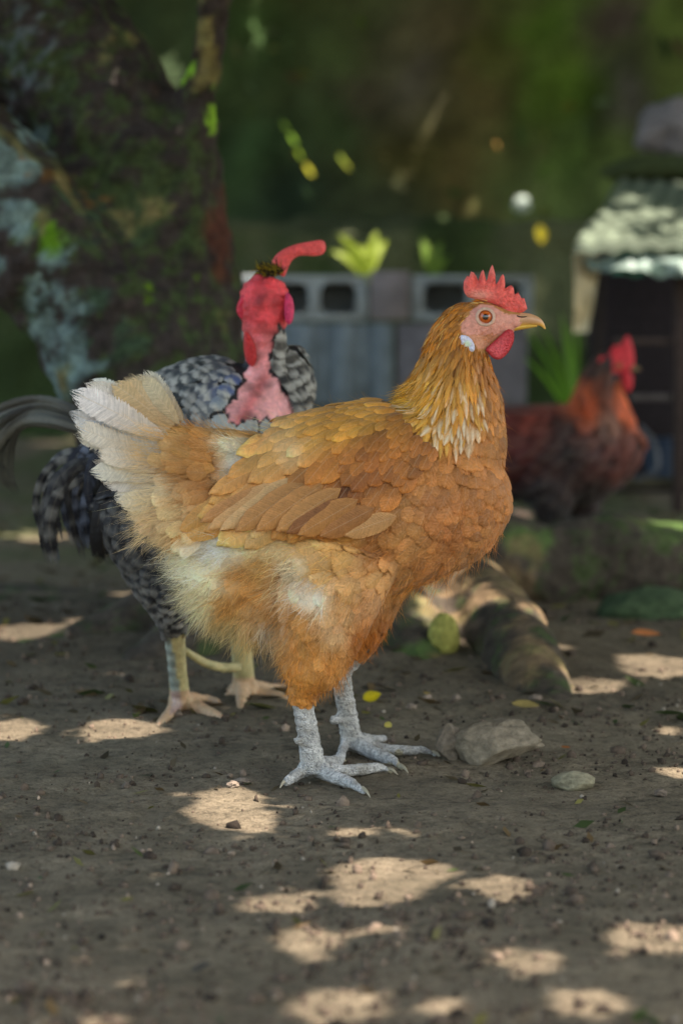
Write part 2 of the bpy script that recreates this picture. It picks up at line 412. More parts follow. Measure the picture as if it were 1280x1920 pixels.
# ================================================================== SETTING
# ---- ground
def grid_axis(dense, outer):
    a = [dense[0]]
    for lo, hi, st in outer: a += list(np.arange(lo, hi, st))
    return np.unique(np.round(np.array(a), 5))
def geo(a, b, st, f=1.25):
    o = [a]
    while abs(o[-1]) < abs(b): o.append(o[-1]+st); st *= f
    return o
xs = np.array(sorted(geo(-.95, -60, -.01)[1:]))
xs = np.concatenate([xs, np.arange(-.95, .95, .0065), geo(.95, 60, .01)])
ys = np.concatenate([sorted(geo(-1.0, -40, -.008)[1:]), np.arange(-1.0, .8, .0055), np.arange(.8, 2.6, .012), geo(2.6, 120, .015)])
def gheight(x, y):
    P = np.stack([x, y, np.zeros_like(x)], -1)
    h = .007*fbm(P, 2.3, 3, 5.)+.0028*fbm(P, 14, 3, 1.)
    near = np.clip(1.6-np.abs(y), 0, 1)
    h += near*(.0012*fbm(P, 55, 3, 9.)+.0008*fbm(P, 150, 2, 2.))
    h -= .001
    h += .10*np.clip((y-4.5)/3.5, 0, 1)**2
    for cx, cy, r, a in ((.13, .78, .20, .035), (-.22, .95, .4, .03), (.9, 2.3, .5, .05), (-1.3, 2.2, .6, .03), (.75, 1.0, .22, .03)):
        h += a*np.exp(-((x-cx)**2+(y-cy)**2)/r**2)
    return h
gx, gy = np.meshgrid(xs, ys, indexing='ij'); gz = gheight(gx.ravel(), gy.ravel())
V = np.stack([gx.ravel(), gy.ravel(), gz], -1); idx = np.arange(len(V)).reshape(len(xs), len(ys))
Q = np.stack([idx[:-1, :-1], idx[1:, :-1], idx[1:, 1:], idx[:-1, 1:]], -1).reshape(-1, 4)
n1 = fbm(V, 3.1, 4, 11.); n2 = fbm(V, 22., 3, 17.)
soil = lin(126, 115, 95)[None]*(1+.30*n1[:, None]+.30*n2[:, None])
mossy = np.clip((V[:, 1]-1.1)/1.2, 0, 1)*np.clip(n1*1.6+.35, 0, .75)*np.clip((8-np.abs(V[:, 0]))/4, 0, 1)
soil = soil*(1-mossy[:, None])+lin(78, 92, 50)[None]*mossy[:, None]
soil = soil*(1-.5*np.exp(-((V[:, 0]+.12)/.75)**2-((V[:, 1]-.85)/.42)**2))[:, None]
m = M('soil'); o_ = m.obj(); nA = m.noise(95, 6, .75); nB = m.noise(420, 4, .7); nC = m.noise(9, 4, .6)
c = m.mix(1., m.tint(), m.ramp(nA, [(.34, .42), (.5, .95), (.68, 1.25)]), 'MULTIPLY')
c = m.mix(1., c, m.ramp(nB, [(.32, .5), (.5, 1.), (.75, 1.25)]), 'MULTIPLY')
c = m.mix(m.ramp(nC, [(.42, 0.), (.62, .35)]), c, lin(88, 82, 66))
c = m.mix(m.ramp(m.noise(1100, 2, .5), [(.70, 0.), (.76, .5)]), c, (.5, .45, .4))
m.set(Base_Color=c, Roughness=.95); m.b.inputs['Specular IOR Level'].default_value = .15
hh = m.math('ADD', m.math('MULTIPLY', nA, 1.6), m.math('MULTIPLY', nB, .6)); m.bump(hh, .9, .0045)
MSOIL = m.m
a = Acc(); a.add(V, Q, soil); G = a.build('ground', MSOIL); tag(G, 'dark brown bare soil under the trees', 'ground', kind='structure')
def gz_at(x, y): return float(gheight(np.array([x]), np.array([y]))[0])
# ---- rock primitive
ICO = None
def ico(sub):
    import bmesh
    bm = bmesh.new(); bmesh.ops.create_icosphere(bm, subdivisions=sub, radius=1.0)
    v = np.array([tuple(x.co) for x in bm.verts]); f = np.array([[q.index for q in x.verts] for x in bm.faces]); bm.free(); return v, f
I1 = ico(1); I3 = ico(4)
MROCK = mat_tint('stone', .9, .2, 120, .6, 1.3, .8, .003, 160, vor=60)
def rock(name, c, s, col, label, cat='stone', seed=0., rough=.35, group=None, mat=None, flat=.0, rotz=0., facets=0):
    v, f = I3; P = v.copy()
    k = np.array([noise.fractal(Vector(p*1.3+seed), .9, 2., 4) for p in P]); P = P*(1+rough*k)[:, None]
    if facets:
        r2 = np.random.default_rng(int(seed*10)+3)
        for _ in range(facets):
            d = norm(r2.normal(0, 1, 3)); lim = r2.uniform(.55, .85); e = P@d-lim; P -= np.outer(np.maximum(e, 0)*.9, d)
    k2 = np.array([noise.fractal(Vector(p*6+seed), .8, 2., 3) for p in v]); P = P*(1+rough*.12*k2)[:, None]
    P = P*np.array(s); cz, sz = math.cos(rotz), math.sin(rotz)
    P = np.stack([P[:, 0]*cz-P[:, 1]*sz, P[:, 0]*sz+P[:, 1]*cz, P[:, 2]], -1)+np.array(c)
    colr = np.array(col)[None]*(1+.18*k2[:, None]+.12*k[:, None])
    a = Acc(); a.add(P, None, colr, None, f); o = a.build(name, mat or MROCK)
    return tag(o, label, cat, group)
# ---- crumbs (stuff)
a = Acc(); v, f = I1; n = 19000
u = rng.random(n); d = 1.15+(3.6-1.15)*u**1.5; xx = (rng.random(n)-.5)*.36*d; yy = d-2.06
cl = fbm(np.stack([xx, yy, 0*xx], -1), 5., 2, 31.)
keep = rng.random(n) < np.clip(.55+1.2*cl, .12, 1); xx, yy, d = xx[keep], yy[keep], d[keep]; n = len(xx)
sz = .0011*np.exp(rng.normal(0, .6, n)); sz = np.clip(sz*np.where(rng.random(n) < .03, 2.4, 1), .0004, .0055)
zz = gheight(xx, yy)
V = v[None]*(1+rng.normal(0, .22, (n, len(v), 1)))*sz[:, None, None]*rng.uniform(.6, 1.3, (n, 1, 3))
V = V+np.stack([xx, yy, zz+sz*.25], -1)[:, None]
cc = lin(106, 92, 78)[None]*np.exp(rng.normal(-.55, .5, (n, 1))); lt = rng.random(n) < .02; cc[lt] = lin(150, 140, 124)
Fk = (f[None]+np.arange(n)[:, None, None]*len(v)).reshape(-1, 3)
a.add(V, None, np.repeat(cc[:, None], len(v), 1), None, Fk)
tag(a.build('soil_crumbs', MROCK), 'loose crumbs of dark soil over the ground', 'soil crumbs', kind='stuff')
# ---- stones in view
def stone_at(px, py, wpx, hpx, col, label, seed, depth=.8, name='stone', **k):
    g = gp(px, py+hpx/2); sc = ((g-CAM)@FW)/F; s = (wpx/2*sc, wpx/2*sc*depth, hpx/2*sc*1.12)
    return rock(name, (g[0], g[1]+s[1]*.6, gz_at(g[0], g[1]+s[1]*.5)+s[2]*.72), s, col, label, seed=seed, **k)
stone_at(925, 1390, 214, 90, lin(128, 118, 100), 'large craggy grey brown rock beside the hen far foot', 3.3, depth=.6, facets=16, rough=.42)
stone_at(838, 1396, 60, 66, lin(112, 102, 88), 'small dark brown rock leaning on left end of the craggy rock', 8.1, facets=8)
stone_at(1076, 1455, 80, 34, lin(138, 132, 108), 'smooth flat olive grey pebble right of the craggy rock', 5.2, rough=.12)
stone_at(832, 1222, 56, 76, lin(150, 148, 76), 'upright mossy green stone between the roots', 6.7, rough=.2)
stone_at(1095, 992, 50, 36, lin(215, 165, 115), 'orange tan stone on top of the big root', 2.2, rough=.2, name='stone')
stone_at(975, 978, 40, 26, lin(200, 165, 140), 'pinkish stone lying beside the hen breast', 4.4)
stone_at(1035, 985, 24, 22, lin(170, 170, 150), 'small pale grey stone between pink and orange stones', 9.4)
for i, (px, py, wd, ht) in enumerate([(455, 1462, 30, 12), (436, 1470, 22, 12), (237, 1474, 16, 10), (855, 1310, 16, 12), (770, 1330, 20, 10), (1238, 1476, 26, 14), (1005, 1312, 24, 12), (800, 1309, 18, 10), (734, 1392, 18, 9)]):
    stone_at(px, py, wd, ht, lin(125, 112, 98)*(1+.3*math.sin(i*2.1)), ['brown pebble in the sun patch left of the hen feet', 'second brown pebble in the same sun patch, at its left', 'lone dark pebble left of the sun patch', 'pebble in front of the mossy stone', 'small pebble right of the yellow leaf', 'flat pebble near the right edge of the ground', 'pale pebble at the foot of the curved root', 'small pebble above the craggy rock, left end', 'tiny pebble just behind the hen far toes'][i], 10.+i*1.7, name='pebble')
# ---- leaves
MLEAF = mat_tint('leaf', .5, .4, 90, .8, 1.2, .2, .0006, 150, transl=.35)
LEAFOUT = round_poly([(0, 0), (.18, .2), (.45, .32), (.75, .22), (1, 0), (.75, -.22), (.45, -.32), (.18, -.2)], 1)
def leaf(name, c, size, rz, tilt, col, label, cat='leaf', group=None, curl=.25, roll=0.):
    n = 9; a = Acc(); s = np.linspace(0, 1, n); wv = .34*np.sin(np.pi*s**.8)**.8
    t = np.linspace(-1, 1, 5); S, Tt = np.meshgrid(s, t, indexing='ij'); Wv = wv[:, None]*Tt
    Vv = np.stack([S-.5, Wv, curl*(np.abs(Wv)*.9+(S-.5)**2*.8)], -1).reshape(-1, 3)*size
    from mathutils import Euler
    Rm = np.array(Euler((roll, tilt, rz)).to_matrix()); Vv = Vv@Rm.T+np.array(c)
    idx = np.arange(n*5).reshape(n, 5); Q = np.stack([idx[:-1, :-1], idx[1:, :-1], idx[1:, 1:], idx[:-1, 1:]], -1)
    cl = np.array(col)[None]*(1+.15*np.exp(-(Tt.reshape(-1, 1)/.15)**2)+rng.normal(0, .05, (n*5, 1)))
    a.add(Vv, Q, cl); return tag(a.build(name, MLEAF), label, cat, group)
LG = 'fallen leaves on the soil'
for i, (px, py, s, rz, til, col, lab) in enumerate([
    (697, 1324, .020, .3, -.5, lin(205, 185, 30), 'bright yellow fallen leaf behind the hen far leg'),
    (800, 1308, .012, 1.2, .2, lin(190, 160, 60), 'small tan yellow leaf right of the bright yellow leaf'),
    (728, 1376, .010, -.9, .5, lin(210, 190, 90), 'tiny pale yellow leaf upright behind the far toes'),
    (686, 1350, .012, .9, .1, lin(120, 112, 40), 'dull olive leaf below the bright yellow leaf'),
    (860, 1392, .009, .2, .1, lin(185, 130, 60), 'tiny orange leaf scrap in front of the craggy rock'),
    (985, 1336, .030, -.35, .1, lin(170, 150, 90), 'thin curled straw coloured leaf above the craggy rock'),
    (1210, 1226, .036, -.2, .1, lin(190, 120, 70), 'long orange brown leaf stalk at right'),
    (1150, 1002, .040, .4, -.5, lin(165, 180, 130), 'pale green leaf on the big root'),
    (1060, 1405, .010, .6, .1, lin(150, 95, 50), 'brown leaf scrap right of the craggy rock')]):
    g = gp(px, py); z = gz_at(g[0], g[1])
    if py < 1010: z = .14; g = pt(px, py, 1.5); z = g[2]
    leaf('fallen_leaf', (g[0], g[1], z+s*.26), s, rz, til*.5, col, lab, group=LG, roll=.75 if i in (0, 2, 7) else .2)
# litter (stuff)
a = Acc(); n = 1500; yy = np.where(rng.random(n) < .18, rng.uniform(-.8, .5, n), rng.uniform(.25, 5., n)); xx = (rng.random(n)-.5)*(.45*(yy+2.2)); zz = gheight(xx, yy)
for i in range(n):
    s = rng.uniform(.003, .010) if yy[i] < .3 else rng.uniform(.006, .022); r = rng.uniform(0, 6.28); cx, sx = math.cos(r)*s, math.sin(r)*s; k = rng.uniform(.2, .45); up = rng.uniform(0, .5)*s
    p = np.array([xx[i], yy[i], zz[i]+.002]); d1 = np.array([cx, sx, up]); d2 = np.array([-sx*k, cx*k, rng.uniform(-.2, .3)*s])
    a.add(np.array([p-d1, p+d2, p+d1, p-d2]), np.array([[0, 1, 2, 3]]), [lin(110, 90, 60), lin(80, 70, 50), lin(120, 115, 60), lin(70, 85, 45)][rng.integers(4)]*rng.uniform(.5, 1.1))
tag(a.build('leaf_litter', MLEAF), 'scraps of dry leaves and twigs strewn over the soil', 'leaf litter', kind='stuff')
# ---- tree
TY = 1.05
tree = empty('old_tree', (.0, 1.05, 0), label='thick dark leaning tree with forked mossy trunk behind the speckled rooster', cat='tree')
ups = lambda px, py, Y, r: (px, py, Y, r, r)
def wtube(rows, n=26, seg=26): return tube([(x, y, z, a, b) for x, y, z, a, b in rows], n=n, seg=seg)
TB = []
TB.append(ptube([ups(-460, 0, TY-.1, 120), ups(-250, 150, TY-.08, 125), ups(-50, 330, TY-.06, 132), ups(90, 478, TY-.05, 128), ups(225, 640, TY-.03, 150), ups(330, 840, TY, 165), ups(420, 1020, TY, 180), ups(470, 1200, TY, 235), ups(480, 1330, TY, 290)], n=40, seg=36))
TB.append(ptube([ups(-420, -620, TY+.25, 150), ups(-240, -330, TY+.2, 160), ups(-60, -90, TY+.14, 165), ups(110, 125, TY+.1, 160), ups(238, 310, TY+.06, 146), ups(300, 480, TY+.04, 146), ups(322, 660, TY+.03, 136), ups(390, 860, TY+.03, 150), ups(480, 1060, TY, 170), ups(560, 1250, TY, 220)], n=40, seg=36))
TB.append(ptube([ups(330, 330, TY+.04, 95), ups(362, 215, TY+.02, 48), ups(382, 110, TY, 36), ups(410, -40, TY, 36), ups(440, -300, TY+.05, 34), ups(470, -700, TY+.1, 30), ups(500, -1400, TY+.1, 26)], n=30, seg=24))
def rt(*rows): return wtube(rows)
def R(px, py, Y, r, dz=0): p = pt(px, py, Y); return (p[0], p[1], p[2]+dz, r, r)
roots = []
roots.append(('r', [R(560, 1120, 1.2, .12), R(760, 1070, 1.3, .085), R(900, 1044, 1.34, .074), R(1010, 1070, 1.37, .066), R(1140, 1052, 1.40, .070), R(1300, 1070, 1.42, .060), R(1700, 1050, 1.6, .045)]))
roots.append(('r', [R(740, 1060, 1.05, .09), R(850, 1095, .95, .056), R(915, 1150, .78, .050), R(966, 1225, .62, .046), R(1000, 1290, .52, .040), R(1030, 1338, .44, .030), R(1062, 1378, .36, .012)]))
roots.append(('r', [R(560, 1130, 1.0, .13), R(720, 1160, .95, .09), R(830, 1175, .9, .04), R(880, 1200, .86, .02)]))
roots.append(('r', [R(480, 1200, .9, .11), R(600, 1180, .86, .115), R(690, 1190, .76, .10), R(765, 1225, .68, .056), R(815, 1290, .58, .02)]))
roots.append(('r', [R(420, 1200, .95, .10), R(280, 1205, .86, .062), R(150, 1236, .8, .042), R(0, 1262, .74, .032), R(-120, 1280, .7, .02)]))
roots.append(('r', [R(400, 1150, 1.25, .10), R(240, 1150, 1.35, .035), R(90, 1138, 1.4, .034), R(-60, 1130, 1.45, .03), R(-300, 1120, 1.5, .02)]))
RT_ = [wtube(rw, n=30, seg=20) for _, rw in roots]
RT_.append(wtube([R(480, 1190, .92, .12), R(430, 1220, .74, .085), R(320, 1250, .68, .052), R(210, 1285, .62, .022)], n=30, seg=20))
me = remesh('old_tree_trunk', TB+RT_, .009, 8)
V = mverts(me); fb = fbm(V, 9., 5, 3.); fb2 = fbm(V, 32., 4, 8.); rootf = (V[:, 2] < .2)&(V[:, 1] < 1.8); displace(me, np.where(rootf, .004, .010)*fb+np.where(rootf, .003, .006)*fb2)
V = mverts(me); Pp = to_px(V); nz1 = fbm(V, 14., 5, 21.); nz2 = fbm(V, 30., 4, 41.); nz3 = fbm(V, 60., 4, 51.)
bark = lin(56, 50, 47)[None]*(1+.25*nz1[:, None]+.3*nz3[:, None]); c = np.clip(bark, .008, 1)
isroot = (V[:, 2] < .2)&(V[:, 1] < 1.8)
c[isroot] = c[isroot]*.5+.5*lin(82, 74, 60)*(1+.3*nz1[isroot, None])
def blob(cx, cy, rx, ry): return np.exp(-(((Pp[:, 0]-cx)/rx)**2+((Pp[:, 1]-cy)/ry)**2))
def paint(mask, colr, var=.25):
    global c
    mk = np.clip(mask, 0, 1)[:, None]; c = c*(1-mk)+np.array(colr)[None]*(1+var*nz3[:, None])*mk
gm = .24+.4*blob(250, 350, 130, 120)+.3*blob(60, 120, 120, 120)+.2*blob(300, 620, 130, 160)
paint(np.clip((nz2*.5+nz3*.5+gm-.30)*2.2, 0, .65), lin(56, 76, 34))
paint(np.clip((nz1*.9+nz2*.5+.9*blob(150, 600, 130, 250)-.62)*3, 0, .55)*np.clip((blob(150, 600, 130, 250))*2.5, 0, 1), lin(50, 70, 58))
paint(np.clip((nz2+1.25*blob(20, 360, 85, 170)+1.1*blob(110, 620, 50, 120)+.9*blob(150, 690, 60, 50)-.8)*4, 0, .8)*np.clip((blob(20, 360, 85, 170)+blob(110, 620, 50, 120)+blob(150, 690, 60, 50))*2.5, 0, 1), lin(112, 134, 132), .6)
paint(np.clip((nz3+.5*blob(40, 100, 60, 110)-.48)*4, 0, .7)*np.clip((blob(40, 100, 60, 110))*2.5, 0, 1), lin(88, 96, 100))
paint(np.clip((nz2*.6+1.3*blob(95, 432, 30, 40)-.55)*4, 0, .95)*np.clip((blob(95, 432, 30, 40))*2.5, 0, 1), lin(84, 124, 18))
paint(np.clip((nz3*.8+.8*blob(285, 545, 30, 25)+.6*blob(320, 600, 20, 20)+.5*blob(360, 530, 20, 50)-.72)*4, 0, .9)*np.clip((blob(285, 545, 30, 25)+blob(320, 600, 20, 20)+blob(360, 530, 20, 50))*2.5, 0, 1), lin(84, 112, 24))
paint(np.clip((nz3*.7+1.0*blob(90, 330, 50, 22)+.9*blob(165, 380, 45, 22)+.6*blob(50, 260, 20, 40)-.72)*4, 0, .9)*np.clip((blob(90, 330, 50, 22)+blob(165, 380, 45, 22)+blob(50, 260, 20, 40))*2.5, 0, 1), lin(96, 70, 38))
paint(np.clip((nz2*.7+1.1*blob(412, 430, 26, 100)-.45)*3, 0, .85)*np.clip((blob(412, 430, 26, 100))*2.5, 0, 1), lin(80, 46, 34))
paint(np.clip((nz2*.9+1.2*blob(385, 80, 30, 100)-.55)*3, 0, .8)*np.clip((blob(385, 80, 30, 100))*2.5, 0, 1), lin(120, 112, 68))
paint(np.clip((nz3*.8+1.1*blob(352, 140, 16, 40)+1.2*blob(400, 215, 14, 40)-.6)*4, 0, .95)*np.clip((blob(352, 140, 16, 40)+blob(400, 215, 14, 40))*2.5, 0, 1), lin(130, 175, 50))
paint(np.clip((nz3*.7+.9*blob(300, 165, 40, 22)-.6)*3, 0, .9)*np.clip((blob(300, 165, 40, 22))*2.5, 0, 1), lin(70, 58, 52))
paint(np.clip((nz1+.7*isroot*blob(760, 1250, 120, 60)+.6*isroot*blob(1100, 1010, 300, 30)-.42)*2.5, 0, .8), lin(76, 98, 48))
paint(np.clip((nz1+1.0*isroot*blob(900, 1100, 90, 60)+isroot*blob(990, 1220, 60, 100)-.5)*2, 0, .6), lin(128, 106, 76))
set_col(me, c)
MBARK = mat_tint('mossy_bark', .9, .2, 70, .55, 1.35, .9, .008, 60, vor=35)
link_mesh('trunk', me, MBARK, tree)
# ---- stick
a = Acc(); V, Q, T = tube([(*pt(1000, 1168, 1.15), .006, .006), (*pt(1060, 1190, 1.1), .008, .008), (*pt(1150, 1204, 1.02), .007, .007), (*pt(1290, 1228, .95), .006, .006), (*pt(1400, 1240, .9), .004, .004)], n=30, seg=10)
V += .0015*np.stack([fbm(V, 40, 3, i) for i in range(3)], -1); a.add(V, Q, lin(96, 88, 74), None, T)
tag(a.build('stick', MROCK), 'thin grey stick lying across the soil behind the curved root', 'stick')
rock('mossy_boulder', (*pt(1235, 1160, 1.15)[:2], .002), (.082, .07, .036), lin(70, 86, 58), 'low moss covered green boulder at right edge below the big root', cat='boulder', seed=4.9, rough=.22)
rock('mossy_boulder', (*pt(1250, 985, 1.75)[:2], .045), (.09, .08, .034), lin(70, 92, 46), 'green mossy mound behind the big root at right', cat='boulder', seed=2.9, rough=.22)
# ---- wall
wx = np.arange(-9, 9.01, .05); wz = np.arange(-.4, 3.6, .05); X, Z = np.meshgrid(wx, wz, indexing='ij')
P = np.stack([X.ravel(), np.full(X.size, 7.2), Z.ravel()], -1)
d = .10*fbm(P, 1.2, 4, 2.)+.035*fbm(P, 6., 4, 5.)
cp = [(480, 300, 36, 54, 32), (500, 60, 42, 60, 32), (560, 100, 40, 56, 32), (640, 90, 50, 62, 36), (560, 420, 26, 38, 26), (640, 250, 40, 54, 30), (760, 80, 66, 66, 50), (860, 60, 72, 70, 52), (800, 120, 66, 64, 56), (700, 170, 58, 56, 44), (780, 290, 62, 60, 30), (860, 330, 68, 62, 34), (700, 380, 40, 46, 30), (900, 200, 66, 62, 36), (960, 120, 66, 70, 36), (1060, 180, 62, 84, 28), (1040, 60, 60, 84, 32), (1000, 330, 62, 72, 40), (1060, 300, 60, 78, 36), (1150, 60, 48, 44, 44), (1160, 200, 56, 56, 54), (1250, 60, 70, 88, 44), (1260, 180, 66, 80, 42), (300, 60, 40, 52, 34), (50, 650, 44, 60, 36), (-200, 300, 44, 54, 36), (1500, 300, 54, 64, 44), (30, 800, 36, 40, 32)]
cp = np.array(cp, float)
warp = np.stack([60*fbm(P, 2.5, 3, 7.), 60*fbm(P, 2.5, 3, 27.)], -1)
wc = shep(to_px(P)+warp, cp[:, :2], lin(*cp[:, 2:].T).T if False else np.array([lin(*q) for q in cp[:, 2:]]), 3)
wc = wc*(1+.6*fbm(P*np.array([1, 1, .35]), 6., 5, 13.)[:, None]+.35*fbm(P, 14., 3, 33.)[:, None])*2.0
P[:, 1] -= d; idx = np.arange(len(P)).reshape(len(wx), len(wz)); Q = np.stack([idx[:-1, :-1], idx[1:, :-1], idx[1:, 1:], idx[:-1, 1:]], -1)
a = Acc(); a.add(P, Q, wc)
V2 = np.array([(-9, 7.7, -.4), (9, 7.7, -.4), (9, 7.7, 3.55), (-9, 7.7, 3.55), (-9, 7.2, 3.55), (9, 7.2, 3.55)], float); a.add(V2, np.array([[1, 0, 3, 2], [3, 4, 5, 2]]), lin(60, 66, 44))
tag(a.build('mossy_wall', MBARK), 'tall dark wall covered in green moss and brown stains', 'wall')
# ---- boxes
def box_acc(a, c, s, col, rz=0., rx=0., ry=0., bev=.004):
    from mathutils import Euler
    sx, sy, sz = [x/2 for x in s]; b = min(bev, min(sx, sy, sz)*.4); vs_ = []; 
    for X_ in (-1, 1):
        for Y_ in (-1, 1):
            for Z_ in (-1, 1):
                vs_ += [(X_*(sx-b), Y_*(sy-b), Z_*sz), (X_*(sx-b), Y_*sy, Z_*(sz-b)), (X_*sx, Y_*(sy-b), Z_*(sz-b))]
    import bmesh
    bm = bmesh.new(); [bm.verts.new(v) for v in vs_]; r = bmesh.ops.convex_hull(bm, input=bm.verts)
    bmesh.ops.recalc_face_normals(bm, faces=bm.faces); bm.verts.index_update(); bmesh.ops.triangulate(bm, faces=bm.faces)
    V = np.array([tuple(v.co) for v in bm.verts]); bm.verts.index_update(); T = np.array([[v.index for v in f.verts] for f in bm.faces]); bm.free()
    Rm = np.array(Euler((rx, ry, rz)).to_matrix()); a.add(V@Rm.T+np.array(c), None, np.array(col), None, T)
def box(name, c, s, col, mat, parent=None, **k):
    a = Acc(); box_acc(a, c, s, col, **k); return a.build(name, mat, parent, smooth=False)
MCONC = mat_tint('weathered_concrete', .9, .2, 25, .7, 1.2, .5, .004, 90)
lx = pt(700, 600, 6.2)[0]-.2; bV = np.array([(x, y, z) for x in (lx-1.7, lx+1.7) for y in (6.1, 6.7) for z in (-.1, .74)]); bQ = np.array([(0, 1, 3, 2), (4, 6, 7, 5), (0, 4, 5, 1), (2, 3, 7, 6), (0, 2, 6, 4), (1, 5, 7, 3)])
me = remesh('concrete_ledge', [(bV, bQ, np.zeros((0, 3), int))], .035, 6); V = mverts(me); displace(me, .05*fbm(V, 2.2, 4, 3.)+.015*fbm(V, 12, 3, 5.)); V = mverts(me); nL = fbm(V, 3.5, 5, 44.)[:, None]
set_col(me, (lin(58, 74, 40)*(1+.5*nL))*(1-np.clip(nL*2.2+.3, 0, 1))+lin(78, 84, 60)*(1+.3*nL)*np.clip(nL*2.2+.3, 0, 1))
tag(link_mesh('concrete_ledge', me, MBARK), 'long low mossy concrete ledge at the foot of the wall', 'ledge')
# hollow blocks
BY = 3.65; PB = CAM[1]; bs = ((pt(640, 620, BY)-CAM)@FW)/F
def hollow(name, x0, x1, y0, y1, cores, label, mull=.028, depth=.12, colr=lin(150, 158, 160), rz=0.):
    """lying block with core openings facing the camera"""
    p0 = pt(x0, y1, BY); p1 = pt(x1, y0, BY); Wd = p1[0]-p0[0]; H = p1[2]-p0[2]; a = Acc(); cx = (p0[0]+p1[0])/2; cz = (p0[2]+p1[2])/2; cy = BY+depth/2
    t = .018
    box_acc(a, (cx, cy, cz+H/2-t/2), (Wd, depth, t), colr, bev=.003); box_acc(a, (cx, cy, cz-H/2+t/2), (Wd, depth, t), colr, bev=.003)
    xs_ = np.linspace(-Wd/2+mull/2, Wd/2-mull/2, cores+1)
    for x_ in xs_: box_acc(a, (cx+x_, cy, cz), (mull, depth*.985, H-2*t+.004), colr*.97, bev=.003)
    # rounded corners of the cores
    wcore = xs_[1]-xs_[0]-mull; k = .02
    for i in range(cores):
        cc_ = cx+(xs_[i]+xs_[i+1])/2
        for sx in (-1, 1):
            for sz_ in (-1, 1):
                px_ = cc_+sx*wcore/2; pz_ = cz+sz_*(H/2-t); V = []
                for yy_ in (cy-depth*.485, cy+depth*.485):
                    V += [(px_+sx*.004, yy_, pz_+sz_*.004), (px_-sx*k, yy_, pz_+sz_*.004), (px_-sx*k*.35, yy_, pz_-sz_*k*.35), (px_+sx*.004, yy_, pz_-sz_*k)]
                a.add(np.array(V), np.array([[0, 1, 2, 3], [4, 5, 6, 7], [1, 2, 6, 5], [2, 3, 7, 6]]), colr*.97)
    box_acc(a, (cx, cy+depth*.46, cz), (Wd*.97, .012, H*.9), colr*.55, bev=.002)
    o = a.build(name, MCONC, None, False); return tag(o, label, 'concrete block', 'grey concrete blocks stacked behind the hen')
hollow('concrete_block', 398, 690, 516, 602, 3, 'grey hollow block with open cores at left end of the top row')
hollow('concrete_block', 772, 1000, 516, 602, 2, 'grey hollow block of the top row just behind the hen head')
def solid(x0, x1, y0, y1, label, colr, groove=0, dy=0., depth=.19):
    p0 = pt(x0, y1, BY+dy); p1 = pt(x1, y0, BY+dy); a = Acc(); Wd = p1[0]-p0[0]; H = p1[2]-p0[2]
    box_acc(a, ((p0[0]+p1[0])/2, BY+dy+depth/2+.006, (p0[2]+p1[2])/2), (Wd-.004, depth, H-.004), colr, bev=.004)
    if groove:
        for x_ in np.linspace(p0[0]+Wd*.06, p1[0]-Wd*.06, groove): box_acc(a, (x_, BY+dy+.004, (p0[2]+p1[2])/2), (Wd/groove*.55, .02, H*.97), colr*1.03, bev=.004)
    tag(a.build('concrete_block', MCONC, None, False), label, 'concrete block', 'grey concrete blocks stacked behind the hen')
solid(692, 770, 506, 602, 'short grey block end standing between the two open blocks', lin(128, 122, 124), dy=-.02)
solid(400, 738, 604, 762, 'upper grey ribbed block under the left open block', lin(116, 128, 136), 5)
solid(741, 990, 604, 762, 'smooth mauve grey block under the right open block', lin(116, 114, 120))
solid(400, 700, 764, 925, 'ribbed block of the bottom row, behind the hen back', lin(104, 114, 120), 5)
solid(703, 990, 764, 925, 'smooth block of the bottom row, behind the hen breast', lin(104, 106, 110))
# ---- strap leaf plants
def blades(name, px, py, Y, blist, label, colr, cat='plant', wd=.02):
    root = empty(name, tuple(pt(px, py, Y)), label=label, cat=cat)
    for (dx, dy, ln, yw) in blist:
        a = Acc(); n = 10; s = np.linspace(0, 1, n); p0 = pt(px, py, Y); p1 = pt(px+dx, py+dy, Y+yw)
        mid = (p0+p1)/2+np.array([0, -.02, .04*ln]); C = (1-s)[:, None]**2*p0+2*(s*(1-s))[:, None]*mid+s[:, None]**2*p1
        wv = wd*np.sin(np.pi*(s*.92+.06))**.7; V = np.stack([C-np.array([1, .2, .25])*wv[:, None]/2, C+np.array([0, 0, -.15])*wv[:, None], C+np.array([1, .2, .25])*wv[:, None]/2], 1)
        idx = np.arange(n*3).reshape(n, 3); Q = np.stack([idx[:-1, :-1], idx[1:, :-1], idx[1:, 1:], idx[:-1, 1:]], -1)
        a.add(V, Q, np.array(colr)*rng.uniform(.8, 1.2)); a.build('leaf', MLEAF, root)
blades('strap_leaf_plant', 1075, 800, 3.3, [(-60, -190, 1, -.1), (-10, -190, 1, .05), (-95, -130, 1, -.1), (-40, -150, 1, .1), (-25, -215, 1, 0), (10, -230, 1, .1), (-85, -175, 1, .1)], 'clump of narrow bright green strap leaves behind the hen beak', lin(104, 150, 40), wd=.011)
blades('strap_leaf_plant', 690, 530, 4.15, [(-55, -90, 1, -.05), (-35, -75, 1, 0), (15, -95, 1, 0), (35, -80, 1, .05), (-10, -70, 1, .05), (-75, -60, 1, 0)], 'yellow green leaves sprouting above the short block end', lin(140, 160, 50), wd=.024)
blades('strap_leaf_plant', 810, 540, 4.2, [(-20, -95, 1, 0), (15, -85, 1, 0), (35, -60, 1, .05)], 'smaller leaf tuft behind the right open block', lin(110, 140, 50), wd=.022)
a = Acc(); n = 600; xx = rng.uniform(-2.2, 2.2, n); zz = rng.uniform(-.1, 2.1, n); cl = fbm(np.stack([xx, zz, 0*xx], -1), 1.6, 3, 91.); kp = cl > rng.uniform(-.1, .45, n)
